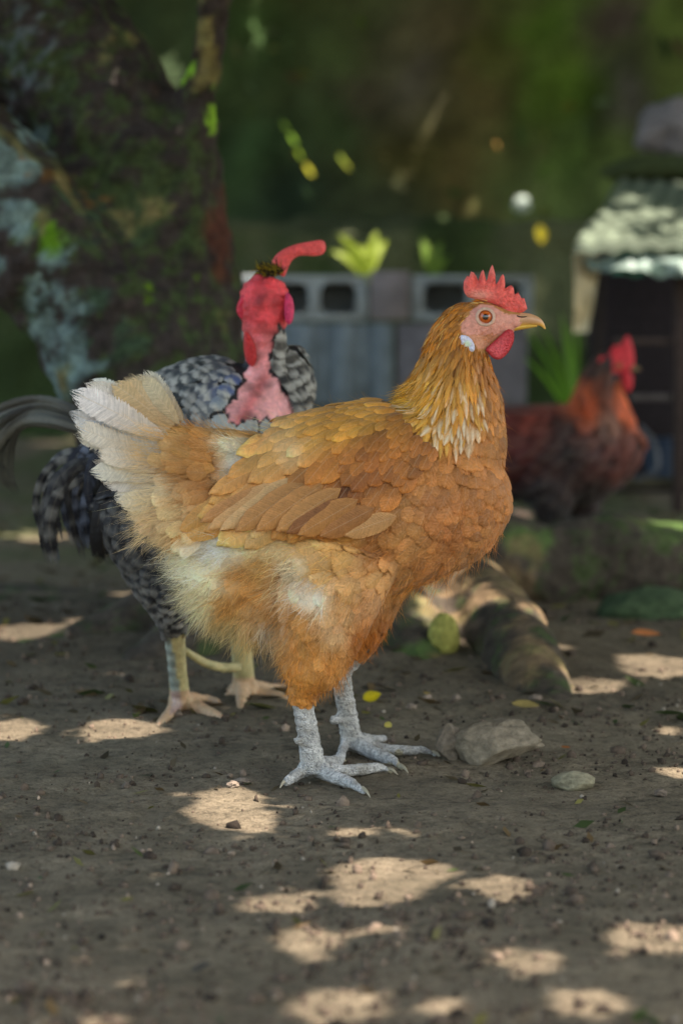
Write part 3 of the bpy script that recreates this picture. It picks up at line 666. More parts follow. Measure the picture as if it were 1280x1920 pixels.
for i in np.where(kp)[0]:
    s = rng.uniform(.02, .045); r = rng.uniform(0, 6.28); d1 = np.array([math.cos(r), -.4, math.sin(r)-.4])*s; d2 = np.array([-math.sin(r), -.3, math.cos(r)])*s*.45; p = np.array([xx[i], 7.04-rng.uniform(0, .12), zz[i]])
    a.add(np.array([p-d1, p+d2, p+d1, p-d2]), np.array([[0, 1, 2, 3]]), [lin(70, 96, 34), lin(52, 76, 34), lin(96, 104, 44), lin(84, 76, 44)][rng.integers(4)]*rng.uniform(.6, 1.3))
tag(a.build('wall_creeper', MLEAF), 'small dark creeper leaves growing over the mossy wall', 'creeper', kind='stuff')
LW = 'leaves hanging on the mossy wall'
for (px, py, s, cl, lab) in [(578, 320, .055, lin(190, 190, 60), 'yellow green leaf lit by the sun, lowest of the left wall leaves'), (548, 262, .05, lin(120, 160, 50), 'green leaf left and above the brightest wall leaf'), (532, 235, .04, lin(110, 150, 50), 'topmost small green leaf on the wall left'), (640, 300, .045, lin(140, 160, 60), 'green leaf on the wall right of the brightest one'), (650, 312, .035, lin(160, 170, 60), 'small leaf just under the right hand wall leaf'), (930, 272, .03, lin(190, 150, 80), 'tan leaf high on the wall above the hen comb'), (720, 297, .028, lin(130, 120, 70), 'small dull brown leaf in the middle of the wall'), (560, 290, .04, lin(130, 160, 40), 'green leaf between the upper and lowest left wall leaves')]:
    leaf('wall_leaf', pt(px, py, 6.95), s, .4, .9, cl, lab, group=LW, roll=.7)
leaf('wall_leaf', pt(1012, 440, 5.98), .065, 1.3, 1.2, lin(215, 200, 60), 'yellow leaf hanging over the concrete ledge', group=LW, roll=.5)
rock('white_pebble', tuple(pt(978, 380, 6.25)[:2])+(.81,), (.03, .03, .03), lin(170, 185, 175), 'round white pebble on top of the concrete ledge', cat='pebble', seed=1., rough=.08)
# ---- hutch
HY = 2.85; hut = empty('bird_hutch', tuple(pt(1200, 900, HY+.4)), label='ramshackle wooden bird hutch with pale sheet roof at right', cat='hutch')
MWOOD = mat_tint('old_wood', .85, .2, 60, .6, 1.3, .5, .003, 90)
MSHEET = mat_tint('weathered_sheet', .45, .5, 30, .6, 1.2, .3, .003, 60)
def P3(px, py, Y): return pt(px, py, Y)
a = Acc(); nx, ny = 60, 24; uu, vv = np.meshgrid(np.linspace(0, 1, nx), np.linspace(0, 1, ny), indexing='ij')
L0 = P3(1076, 458, HY-.08); R0 = P3(1560, 452, HY-.08); L1 = P3(1162, 338, HY+.75); R1 = P3(1520, 330, HY+.75)
V = (L0*(1-uu[..., None])+R0*uu[..., None])*(1-vv[..., None])+(L1*(1-uu[..., None])+R1*uu[..., None])*vv[..., None]
V[..., 2] += .004*np.sin(uu*70)+.006*np.sin(vv*9+uu*5)
idx = np.arange(nx*ny).reshape(nx, ny); Q = np.stack([idx[:-1, :-1], idx[1:, :-1], idx[1:, 1:], idx[:-1, 1:]], -1)
Vb = V.copy(); Vb[..., 2] -= .02
cr_ = lin(106, 118, 100)[None]*(1+.3*fbm(V.reshape(-1, 3), 9, 4, 3.)[:, None])
a.add(V, Q, cr_); a.add(Vb, Q[..., ::-1], cr_*.8)
e0 = np.concatenate([V[:, 0], Vb[:, 0]]); k = np.arange(nx-1); a.add(e0, np.stack([k+nx, k+nx+1, k+1, k], -1), cr_[0]*.9)
e1 = np.concatenate([V[0], Vb[0]]); k = np.arange(ny-1); a.add(e1, np.stack([k, k+1, k+ny+1, k+ny], -1), cr_[0]*.9)
a.build('roof', MSHEET, hut)
def post(name, x, y0, y1, Y, wd, colr=lin(62, 52, 48), d=None):
    p0 = P3(x, y1, Y); p1 = P3(x, y0, Y); z0 = max(min(p0[2], 9), -.05); return box(name, ((p0[0]+p1[0])/2, Y, (z0+p1[2])/2), (wd, d or wd, p1[2]-z0), colr, MWOOD, hut)
post('post', 1272, 470, 960, HY, .022); post('post', 1118, 470, 1000, HY+.6, .03, lin(46, 40, 38)); post('post', 1500, 460, 1000, HY, .03)
def rail(name, x0, x1, y, Y, ht, colr, dep=.02):
    p0 = P3(x0, y, Y); p1 = P3(x1, y, Y); return box(name, ((p0[0]+p1[0])/2, Y, p0[2]), (p1[0]-p0[0], dep, ht), colr, MWOOD, hut)
rail('rail', 1180, 1500, 745, HY+.02, .012, lin(96, 88, 84)); rail('rail', 1150, 1500, 640, HY+.02, .012, lin(78, 66, 60)); rail('rail', 1150, 1500, 905, HY+.02, .02, lin(70, 66, 50))
p0 = P3(1100, 480, HY+.75); p1 = P3(1540, 1000, HY+.75)
box('back_panel', ((p0[0]+p1[0])/2, HY+.76, (p0[2]+0)/2), (p1[0]-p0[0], .02, p0[2]+.02), lin(44, 38, 40), MWOOD, hut)
# tarp + drape
def sheet(name, pts4, colr, amp, fr, label, cat, seed, nx=40, ny=14, sag=.0):
    a = Acc(); A0, A1, B0, B1 = [np.array(p) for p in pts4]; uu, vv = np.meshgrid(np.linspace(0, 1, nx), np.linspace(0, 1, ny), indexing='ij')
    V = (A0*(1-uu[..., None])+A1*uu[..., None])*(1-vv[..., None])+(B0*(1-uu[..., None])+B1*uu[..., None])*vv[..., None]
    V[..., 2] -= sag*np.sin(np.pi*uu)*vv
    w_ = fbm(V.reshape(-1, 3), fr, 3, seed).reshape(nx, ny); V[..., 1] -= amp*w_*(.3+vv); V[..., 2] += amp*.5*w_
    idx = np.arange(nx*ny).reshape(nx, ny); Q = np.stack([idx[:-1, :-1], idx[1:, :-1], idx[1:, 1:], idx[:-1, 1:]], -1); a.add(V, Q, np.array(colr)); V2 = V.copy(); V2[..., 1] += .004; a.add(V2, Q[..., ::-1], np.array(colr)*.9)
    return tag(a.build(name, MSHEET), label, cat)
sheet('tarpaulin', (P3(1148, 468, HY-.02), P3(1560, 464, HY-.02), P3(1150, 505, HY-.09), P3(1560, 525, HY-.09)), lin(60, 130, 110), .05, 9, 'crumpled green plastic tarpaulin hanging under the hutch roof', 'tarpaulin', 4.)
sheet('feed_sack', (P3(1072, 478, HY+.02), P3(1128, 474, HY+.02), P3(1078, 612, HY-.02), P3(1104, 618, HY-.02)), lin(205, 190, 150), .06, 8, 'pale torn sack draped from left corner of the hutch roof', 'sack', 9.)
sheet('plastic_sheet', (P3(1090, 472, HY-.04), P3(1300, 488, HY-.05), P3(1100, 500, HY-.07), P3(1300, 528, HY-.1)), lin(130, 150, 140), .06, 12, 'grey crumpled plastic sheet below the green tarpaulin', 'plastic sheet', 14.)
rock('grey_lump', tuple(pt(1262, 240, HY+.9)), (.085, .07, .07), lin(120, 118, 122), 'rounded grey rock on the back edge of the hutch roof', cat='rock', seed=7.7, rough=.25)
rock('grey_lump', tuple(pt(1260, 320, HY+.85)), (.16, .1, .035), lin(62, 72, 44), 'flat dark mossy stone slab under the rounded grey rock', cat='rock', seed=5.7, rough=.2)
for (px, py, r, cl, lab) in [(1240, 860, .045, lin(34, 50, 70), 'blue plastic pot inside the hutch'), (912, 900, .045, lin(30, 62, 88), 'blue plastic tub behind the hen breast')]:
    Yp = HY+.3 if px > 1000 else 2.4; p = pt(px, py, Yp); a = Acc(); V, Q, T = tube([(p[0], p[1], p[2]-r, r*.7, r*.7), (p[0], p[1], p[2], r*.85, r*.85), (p[0], p[1], p[2]+r*.9, r, r), (p[0], p[1], p[2]+r, r*1.08, r*1.08)], n=14, seg=28)
    a.add(V, Q, cl, None, T); tag(a.build('plastic_pot', MSHEET), lab, 'pot')
a = Acc(); V, Q, T = tube([(*P3(1190, 900, HY-.02), .005, .005), (*P3(1230, 880, HY-.03), .005, .005), (*P3(1225, 830, HY-.02), .005, .005), (*P3(1200, 800, HY), .005, .005)], n=30, seg=10)
a.add(V, Q, lin(70, 72, 76), None, T); tag(a.build('hose', MSHEET), 'grey curled hose loop in front of the hutch', 'hose')
# ---- unseen overhead leaves added as a sun gobo, gaps cut for the light patches
S2 = SDIR[:2]/SDIR[2]
holes = []
def hole(P, a_, b_): holes.append((P[0]-S2[0]*P[2], P[1]-S2[1]*P[2], a_, b_))
for (px, py, rx, ry) in [(715, 1640, 84, 38), (785, 1632, 48, 24), (705, 1672, 60, 24), (516, 1688, 56, 18), (945, 1657, 48, 20), (578, 1762, 48, 20), (695, 1748, 44, 7), (632, 1888, 78, 26), (985, 1802, 62, 14), (1225, 1760, 76, 26), (1100, 1890, 55, 26), (828, 1902, 18, 18), (430, 1506, 58, 32), (484, 1532, 30, 16), (665, 1554, 28, 8), (225, 1375, 66, 15), (20, 1378, 46, 20), (250, 1136, 35, 12), (40, 1215, 60, 11), (150, 1200, 22, 6), (1230, 1257, 60, 15), (1105, 1290, 50, 11), (775, 1225, 34, 24), (822, 1235, 14, 14), (1268, 1440, 30, 8), (60, 1010, 40, 8), (1260, 1360, 20, 6), (200, 1910, 30, 10)]:
    g = gp(px, py); hole(g, abs(gp(px+rx, py)[0]-g[0]), abs(gp(px, py-ry)[1]-gp(px, py+ry)[1])/2)
for (px, py, Y, a_, b_) in [(990, 1205, .68, .014, .04), (905, 1098, .88, .012, .014), (580, 318, 6.95, .05, .05), (548, 262, 6.95, .04, .04), (640, 300, 6.95, .045, .045), (650, 470, 4.1, .03, .03), (725, 465, 4.1, .03, .03), (795, 460, 4.15, .02, .02), (1015, 445, 5.98, .05, .05), (978, 357, 6.25, .04, .04), (930, 272, 6.95, .03, .03), (1040, 670, 3.25, .045, .03), (1010, 640, 3.25, .02, .02), (1065, 640, 3.25, .02, .02), (1095, 992, 1.5, .025, .02), (975, 978, 1.5, .02, .015), (1150, 1002, 1.5, .025, .015), (1095, 540, 2.83, .05, .06), (1152, 425, 3.0, .045, .03), (1232, 395, 3.15, .04, .03), (1265, 430, 3.0, .03, .02), (1180, 370, 3.3, .02, .02), (1190, 505, 2.77, .05, .04), (1245, 515, 2.77, .07, .04), (1110, 445, 2.85, .05, .03), (1090, 740, 2.3, .035, .02), (1165, 760, 2.3, .02, .02), (1240, 590, 2.9, .03, .03), (1230, 975, 1.75, .04, .03), (1095, 745, 2.3, .01, .01)]:
    hole(pt(px, py, Y), a_, b_)
holes = np.array(holes)
a = Acc()
def gobo_leaves(x0, x1, y0, y1, z0, z1, dens, r0, r1):
    n = int((x1-x0)*(y1-y0)*dens); gx_ = rng.uniform(x0, x1, n); gy_ = rng.uniform(y0, y1, n); z = rng.uniform(z0, z1, n); r = rng.uniform(r0, r1, n)
    ok = np.ones(n, bool)
    for (hx, hy, ha, hb) in holes: ok &= (((gx_-hx)/(ha+r*.78))**2+((gy_-hy)/(hb+r*.78))**2) > 1
    gx_, gy_, z, r = gx_[ok], gy_[ok], z[ok], r[ok]; n = len(r)
    C0 = np.stack([gx_+S2[0]*z, gy_+S2[1]*z, z], -1)
    d1 = norm(np.stack([rng.normal(0, 1, n), rng.normal(0, 1, n), rng.normal(0, .3, n)], -1)); up = norm(np.stack([rng.normal(0, .3, n), rng.normal(0, .3, n), np.ones(n)], -1))
    d2 = norm(np.cross(up, d1)); d1 = np.cross(d2, up); ang = np.array([0, .9, 2.24, 3.14, 4.04, 5.38])
    V = C0[:, None]+r[:, None, None]*(d1[:, None]*np.cos(ang)[None, :, None]+.72*d2[:, None]*np.sin(ang)[None, :, None])
    I = np.arange(n)[:, None]*6; Q = np.stack([I+np.array([0, 1, 4, 5])[None], I+np.array([1, 2, 3, 4])[None]], 1)
    c_ = lin(62, 104, 34)[None]*np.exp(rng.normal(0, .25, (n, 1))); a.add(V, Q, np.repeat(c_[:, None], 6, 1))
gobo_leaves(-1.2, .95, -1.05, 1.6, 1.3, 1.75, 1750, .032, .048)
gobo_leaves(-.72, .72, -1.0, .55, 1.02, 1.14, 21000, .007, .012)
gobo_leaves(-1.0, 1.0, .6, 1.6, 1.3, 1.5, 4000, .014, .022)
gobo_leaves(-1.6, 1.4, 1.6, 3.6, 1.9, 2.2, 900, .03, .045)
gobo_leaves(-3.2, 2.6, 1.4, 8.2, 2.2, 2.9, 260, .08, .13)
cr = a.build('leaf_gobo', MLEAF, tree, smooth=False)  # added out of view to block the sun except at the chosen patches
# ================================================================== BIRDS
def leg_tubes(rows_list): return [ptube(r, n=max(12, 6*len(r)), seg=18) for r in rows_list]
def toe(pts, Y=None):
    """pts: px,py(of the ground contact),r_px[,lift_px] -> tube rows in world"""
    rows = []
    for q in pts:
        px, py, r = q[:3]; g = gp(px, py); sc = ((g-CAM)@FW)/F; z = r*sc*.92+(q[3]*sc if len(q) > 3 else 0)
        g = gp(px, py+0*r, 0.0); rows.append((g[0], g[1], z, r*sc, r*sc))
    return tube(rows, n=7*len(rows), seg=16)
def claw(acc, p, q, px_, py_, r, tipx, tipy, col):
    pass
# ------------------------------------------------------------------ the hen
PLANE_Y = 0.0
hen = empty('hen', tuple(pt(610, 1450, 0)), label='ginger hen with white tail and grey scaly legs standing in front', cat='hen')
YN, YF = -.042, .052
body_slices = [(292, 862, 46, 22), (320, 864, 62, 34), (360, 888, 92, 54), (400, 915, 122, 78), (450, 950, 148, 100), (500, 965, 160, 116), (560, 968, 168, 126), (620, 958, 172, 132), (700, 940, 172, 134), (780, 922, 162, 128), (840, 906, 148, 112), (886, 886, 116, 88), (908, 872, 77, 61), (922, 862, 37, 31)]
rows = [(x, cz, 0, a, b) for x, cz, a, b in body_slices]
HT = [ptube(rows, n=60, seg=40)]
HT.append(ptube([(834, 900, 0, 100, 92), (846, 830, 0, 98, 82), (850, 770, 0, 89, 68), (852, 715, 0, 75, 55), (856, 670, 0, 61, 45), (862, 640, 0, 55, 40), (873, 616, 0, 49, 36), (888, 604, 0, 40, 33), (898, 600, 0, 28, 24)], n=40, seg=32))
HT.append(ptube([(868, 602, 0, 20, 20), (884, 604, 0, 36, 32), (905, 605, 0, 40, 34.5), (928, 605, 0, 34, 29), (948, 603, 0, 25, 20), (966, 600, 0, 18, 14), (985, 600, 0, 10, 8)], n=34, seg=30))
HT.append(ptube([(895, 640, 0, 14, 18), (915, 640, 0, 18, 16), (940, 628, 0, 12, 11), (962, 616, 0, 7, 8)], n=20, seg=16))
# belly fluff mass, thighs
HT.append(ptube([(372, 1010, 0, 40, 45), (400, 1060, 0, 60, 70), (440, 1100, 0, 72, 84), (500, 1120, 0, 74, 84), (560, 1110, 0, 60, 70)], n=30, seg=28))
HT.append(ptube([(640, 1030, YN+.004, 110, 60), (620, 1110, YN, 92, 56), (604, 1180, YN-.002, 76, 48), (592, 1228, YN-.002, 62, 42), (583, 1258, YN-.004, 52, 37), (577, 1278, YN-.004, 41, 32), (574, 1292, YN-.004, 27, 25), (573, 1299, YN-.004, 17, 17)], n=34, seg=28))
HT.append(ptube([(700, 1030, YF-.004, 90, 56), (692, 1110, YF, 62, 46), (680, 1170, YF+.004, 42, 38), (660, 1215, YF+.01, 33, 29), (645, 1250, YF+.016, 22, 19)], n=34, seg=28))
# shanks and toes
kn = pt(566, 1290, YN-.004); kf = pt(638, 1245, YF+.014)
gn = gp(590, 1462); gf = gp(662, 1412)
sc = 1/2200.
def shank(top, g, r0, r1, ax=0.):
    S = [(*top, r0*sc*1.1, r0*sc), (*(top*.75+g*.25+[ -.001, 0, 0]), r0*sc*.92, r0*sc*.85), (*(top*.45+g*.55), r0*sc*.95, r0*sc*.85), (*(top*.2+g*.8+[.0, 0, .0]), r0*sc*1.05, r0*sc*.95), (*(top*.04+g*.96+[.001, 0, .006]), r1*sc*1.2, r1*sc*1.05)]
    return tube(S, n=30, seg=22)
LT = [shank(kn, gn, 22, 22), shank(kf, gf, 20.5, 21)]
LT += [toe([(592, 1458, 19, 4), (620, 1468, 14, 2), (650, 1476, 12, 0), (666, 1482, 9, 1), (684, 1490, 3.5, -1)]),
       toe([(600, 1452, 17, 4), (630, 1458, 13, 2), (672, 1455, 12, 1), (706, 1450, 9.5, 2), (722, 1449, 7, 1), (735, 1452, 3, -1)]),
       toe([(604, 1450, 14, 6), (622, 1440, 10, 4), (634, 1433, 9, 1), (642, 1431, 7, 0)]),
       toe([(585, 1456, 15, 8), (562, 1464, 12, 4), (543, 1472, 10, 1), (532, 1474, 7, -1)]),
       toe([(664, 1414, 17, 6), (700, 1425, 13, 2), (728, 1434, 12, 0), (742, 1439, 8, 1), (756, 1446, 3.2, -1)]),
       toe([(672, 1410, 15, 6), (715, 1416, 11, 3), (765, 1418, 9.5, 2), (795, 1417, 7.5, 3), (818, 1421, 3, 0)]),
       toe([(676, 1404, 12, 8), (700, 1398, 8, 5), (718, 1395, 8, 2), (724, 1396, 6, 0)]),
       toe([(652, 1408, 12, 14), (642, 1422, 9, 7), (636, 1436, 8.5, 1), (633, 1444, 5, -1)])]
spur = [tube([(*pt(640, 1348, gf[1]*.8), .0035, .0035), (*pt(628, 1350, gf[1]*.8-.002), .0045, .0045), (*pt(618, 1351, gf[1]*.8-.003), .0032, .0032)], n=10, seg=12),
        tube([(*pt(566, 1392, YN), .0035, .0035), (*pt(556, 1389, YN-.003), .0028, .0028), (*pt(547, 1385, YN-.004), .0008, .0008)], n=10, seg=12)]
me = remesh('hen_body', HT+LT+spur, .0019, 5, .5)
V = mverts(me); px = to_px_plane(V)
legm = (px[:, 1] > 1232)&~((px[:, 1] < 1305)&(px[:, 0] < 600)&(V[:, 1] < .0)&(px[:, 1] < 1285))
FACE = [(886, 578), (900, 571), (922, 573), (944, 588), (962, 590), (990, 590), (1000, 625), (960, 630), (930, 640), (905, 655), (893, 652), (880, 634), (862, 622), (862, 606), (873, 596), (880, 586)]
facem = poly_in(px, FACE)
fb1 = fbm(V, 260, 3, 3.); fb2 = fbm(V, 700, 3, 9.); fb0 = fbm(V, 90, 3, 19.)
wr = np.array([noise.fractal(Vector((p[0]*180+p[2]*160, p[1]*80, (p[2]-p[0]*.4)*620)), .9, 2., 3) for p in V]) if len(V) < 400000 else fb1
D = np.where(legm, .0006*fb1+.0004*fb2+.0005*fb0, np.where(facem, .0003*fb1+.0007*wr, 0)); D = D+np.where(legm&(px[:, 1] < 1440), .00025*np.sin(V[:, 2]*2*np.pi/.0062+2*fb0), 0); displace(me, D)
col = np.tile(lin(176, 124, 70), (len(V), 1))
leg = lin(214, 212, 206)[None]*(1+.25*fb0[:, None]+.2*fb2[:, None]); col[legm] = leg[legm]
hornm = legm & ((((px[:, None]-np.array([(680, 1487), (732, 1450), (752, 1444), (812, 1421)], float)[None])**2).sum(-1) < 9**2).any(1)); col[hornm] = lin(190, 180, 150)
fc = lin(214, 150, 132)[None]*(1+.12*fb1[:, None]); col[facem] = fc[facem]
ye = ((px-np.array([935, 612]))**2).sum(1) < 30**2; col[facem&(px[:, 1] > 628)] = (.5*fc+.5*lin(196, 140, 90))[facem&(px[:, 1] > 628)]
set_col(me, col)
hb = link_mesh('body', me, MSKIN, hen); me.materials.append(MLEG)
pm = np.zeros(len(me.polygons), np.int32); cen = np.empty(len(me.polygons)*3, np.float32); me.polygons.foreach_get('center', cen); cen = cen.reshape(-1, 3).astype(float)
pc = to_px_plane(cen); pm[(pc[:, 1] > 1232)&~((pc[:, 1] < 1285)&(pc[:, 0] < 600)&(cen[:, 1] < 0))] = 1
me.polygons.foreach_set('material_index', pm)
hbv = bvh_of(me)
# colour chart (px, py, srgb)
HC = np.array([
 (880, 575, 178, 118, 44), (850, 600, 182, 122, 46), (835, 640, 190, 128, 46), (905, 568, 172, 112, 42), (870, 690, 190, 130, 50), (820, 690, 198, 142, 56), (905, 690, 182, 118, 50), (930, 720, 186, 124, 60),
 (845, 750, 206, 150, 62), (800, 745, 214, 166, 76), (760, 740, 222, 172, 80), (820, 800, 214, 160, 70), (880, 790, 196, 136, 64), (930, 790, 186, 130, 74),
 (640, 742, 210, 170, 88), (700, 752, 214, 170, 82), (560, 768, 206, 162, 84), (480, 795, 188, 140, 76), (430, 800, 190, 142, 84),
 (900, 850, 190, 132, 78), (930, 900, 188, 128, 76), (880, 930, 184, 124, 74), (840, 880, 176, 118, 66), (900, 1000, 186, 130, 84), (840, 1000, 184, 122, 76), (870, 1050, 190, 138, 92), (800, 1060, 190, 132, 84), (820, 950, 182, 124, 80), (790, 1095, 196, 138, 74),
 (760, 1000, 200, 148, 98), (720, 1080, 206, 156, 106), (700, 1020, 182, 124, 74), (640, 1020, 212, 166, 106), (560, 1010, 220, 180, 124), (500, 1050, 218, 176, 116), (440, 1000, 246, 238, 216), (400, 1020, 246, 242, 228), (470, 1000, 244, 234, 206), (365, 1040, 232, 222, 190), (480, 1005, 226, 200, 152), (520, 1015, 232, 212, 172), (545, 1045, 232, 212, 180),
 (350, 1100, 226, 214, 176), (380, 1130, 222, 208, 168), (430, 1170, 216, 196, 148), (480, 1195, 208, 178, 124), (400, 1080, 234, 218, 178), (375, 1075, 240, 230, 200), (450, 1085, 204, 156, 98), (475, 1110, 204, 154, 96), (500, 1150, 204, 156, 98), (430, 1125, 204, 160, 104),
 (580, 1104, 246, 234, 212), (560, 1140, 196, 144, 86), (600, 1060, 216, 172, 112), (650, 1110, 210, 164, 114), (690, 1120, 196, 148, 108), (580, 1190, 202, 148, 86), (620, 1220, 200, 144, 84), (560, 1260, 198, 140, 74), (590, 1290, 192, 132, 66), (680, 1180, 176, 112, 56), (690, 1210, 172, 108, 52), (625, 1170, 212, 176, 136), (500, 1163, 230, 214, 190),
 (300, 830, 226, 196, 146), (330, 800, 208, 164, 104), (345, 850, 200, 152, 92), (370, 815, 188, 134, 72), (400, 860, 190, 136, 70), (450, 872, 250, 246, 230), (432, 838, 236, 222, 188), (450, 900, 206, 160, 104), (340, 880, 192, 140, 80), (300, 900, 232, 214, 178), (380, 920, 186, 130, 72), (330, 960, 226, 200, 156), (300, 980, 228, 202, 156), (370, 990, 212, 174, 120), (540, 830, 222, 194, 150), (500, 850, 190, 134, 66)], float)
HCl = np.array([lin(*q) for q in HC[:, 2:]])
def ging(c):
    s_ = np.clip((c[:, :1]-c[:, 2:3])/np.maximum(c[:, :1], 1e-3)*1.6-.5, 0, 1); return 1.10*c*(1-s_+s_*np.array([.98, .88, .56]))
def hen_col(px): 
    w_ = np.array([noise.fractal(Vector((q[0]*.022, q[1]*.022, 4.)), .9, 2., 2) for q in px])[:, None]; c_ = (1+.30*w_)*np.concatenate([shep(px[i:i+20000], HC[:, :2], HCl, 4) for i in range(0, len(px), 20000)]); return ging(c_)
# orientation / size chart: px,py,dx,dy,L,W (px)
HD = np.array([
 (905, 566, -1, -.05, 16, 6), (880, 575, -.8, .5, 18, 6), (850, 605, -.6, .8, 26, 8), (830, 645, -.45, .9, 34, 8), (880, 650, -.15, 1, 26, 7), (905, 670, .1, 1, 20, 8), (930, 700, .2, 1, 26, 12), (870, 700, -.15, 1, 40, 9), (815, 690, -.5, .85, 42, 9), (860, 740, -.08, 1, 48, 11), (800, 740, -.65, .75, 50, 10), (770, 742, -.95, .3, 56, 11), (900, 740, 0, 1, 34, 13), (935, 760, .05, 1, 28, 18), (830, 790, -.3, .95, 46, 12),
 (720, 748, -1, .12, 60, 15), (640, 745, -1, .18, 64, 16), (560, 770, -1, .25, 60, 17), (480, 795, -1, .1, 54, 20), (410, 798, -1, -.15, 50, 24), (350, 785, -.85, -.5, 56, 26), (400, 860, -.95, .12, 46, 28), (460, 860, -.95, .2, 46, 28), (340, 850, -1, -.05, 60, 32), (310, 900, -1, .15, 70, 34), (370, 930, -.9, .35, 50, 30), (330, 980, -.85, .45, 60, 32), (420, 960, -.9, .4, 44, 30),
 (930, 830, -.02, 1, 32, 27), (900, 880, -.1, 1, 33, 29), (850, 880, -.3, .95, 34, 30), (925, 930, -.22, 1, 34, 28), (870, 960, -.35, .95, 36, 31), (820, 960, -.6, .8, 38, 31), (880, 1020, -.4, .92, 38, 28), (820, 1050, -.65, .75, 42, 28), (760, 1070, -.75, .65, 44, 26), (760, 990, -.75, .55, 42, 28), (700, 1050, -.85, .5, 44, 28), (620, 1030, -.92, .3, 46, 30), (520, 1030, -.95, .25, 48, 30), (430, 1010, -.97, .2, 50, 28), (370, 1040, -.9, .4, 46, 22),
 (360, 1100, -.85, .5, 44, 18), (420, 1150, -.65, .75, 44, 18), (490, 1190, -.3, .95, 42, 18), (480, 1110, -.75, .6, 44, 26), (560, 1110, -.65, .75, 46, 28), (640, 1110, -.45, .88, 44, 26), (700, 1120, -.45, .88, 42, 24), (600, 1190, -.15, 1, 40, 24), (620, 1230, -.2, 1, 32, 19), (600, 1262, -.25, 1, 22, 15), (570, 1280, .05, 1, 15, 12), (690, 1180, -.3, .95, 34, 20), (660, 1230, -.3, .95, 28, 16)], float)
def hen_dir(P, N):
    px = to_px_plane(P); v = shep(px, HD[:, :2], HD[:, 2:], 4)
    T = v[:, :1]*RT+(-v[:, 1:2])*np.array([0, 0, 1.]); return T, v[:, 2]/2200, v[:, 3]/2200, px
WING = [(776, 836), (744, 800), (696, 768), (610, 786), (540, 806), (500, 838), (450, 900), (392, 960), (378, 984), (440, 984), (520, 982), (600, 986), (672, 984), (712, 950), (750, 905), (800, 862), (798, 846)]
P, N = sample_surface(me, 260000); T, L, Wd, px = hen_dir(P, N)
ok = ~poly_in(px, FACE) & (px[:, 1] < 1300) & ~((px[:, 1] > 1238)&(P[:, 1] > 0)) & (px[:, 1] < 1297) & (px[:, 0] < 955) & ~(poly_in(px, WING) & (poly_dist(px, WING) > 26)) & ~((px[:, 0] > 912)&(px[:, 1] < 668))
LEGX = (px[:, 1] > 1262)&(rng.random(len(px)) < 0); P, N, T, L, Wd, px = [q[ok] for q in (P, N, T, L, Wd, px)]
far = P[:, 1] > .01
k = thin(P, np.where(far, 1.5, 1.0)*np.clip(.40*Wd+.06*L, .0026, .02)); P, N, T, L, Wd, px = [q[k] for q in (P, N, T, L, Wd, px)]

T = norm(T)+rng.normal(0, .12, T.shape); L = L*rng.uniform(.75, 1.4, len(L)); Wd = Wd*rng.uniform(.65, 1.3, len(L))
acc = Acc()
hack = (((px-np.array([835, 735]))/np.array([95, 85]))**2).sum(1) < 1
hack |= (px[:, 0] > 720)&(px[:, 0] < 800)&(px[:, 1] < 765)
headn = (px[:, 1] < 690)&~hack
back = (px[:, 1] < 800)&(px[:, 0] < 760)&(px[:, 0] > 440)
hackall = hack | headn | back
belly = ((px[:, 1] > 1000)&(px[:, 0] < 560)&(px[:, 1] < 1230))
def cen(px, base):
    n = len(px); am = np.clip((px[:, 1]-640)/110, 0, 1)*(rng.random(n) < .72)*rng.uniform(.5, .9, n); am *= (px[:, 0] < 900)*np.clip((px[:, 0]-740)/30, 0, 1)
    c = np.where(rng.random((n, 1)) < np.clip((px[:, 1:2]-660)/130, .1, .85), lin(254, 246, 214), lin(236, 192, 88)); return c, am
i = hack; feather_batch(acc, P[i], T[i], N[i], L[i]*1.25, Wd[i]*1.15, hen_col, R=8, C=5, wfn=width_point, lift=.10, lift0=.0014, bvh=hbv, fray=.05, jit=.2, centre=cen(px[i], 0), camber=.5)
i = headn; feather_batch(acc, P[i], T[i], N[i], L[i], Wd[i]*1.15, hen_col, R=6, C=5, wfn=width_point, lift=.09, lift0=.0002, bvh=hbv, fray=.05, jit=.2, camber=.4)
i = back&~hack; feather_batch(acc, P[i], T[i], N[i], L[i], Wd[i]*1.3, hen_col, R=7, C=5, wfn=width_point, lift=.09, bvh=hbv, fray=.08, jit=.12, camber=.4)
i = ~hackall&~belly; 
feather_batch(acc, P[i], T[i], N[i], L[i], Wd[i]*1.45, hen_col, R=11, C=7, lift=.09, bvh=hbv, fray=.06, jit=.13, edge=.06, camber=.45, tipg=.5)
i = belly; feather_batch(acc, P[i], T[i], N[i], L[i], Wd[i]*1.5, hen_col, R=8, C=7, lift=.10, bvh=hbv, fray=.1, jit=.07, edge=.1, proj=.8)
acc.build('plumage', MF, hb)
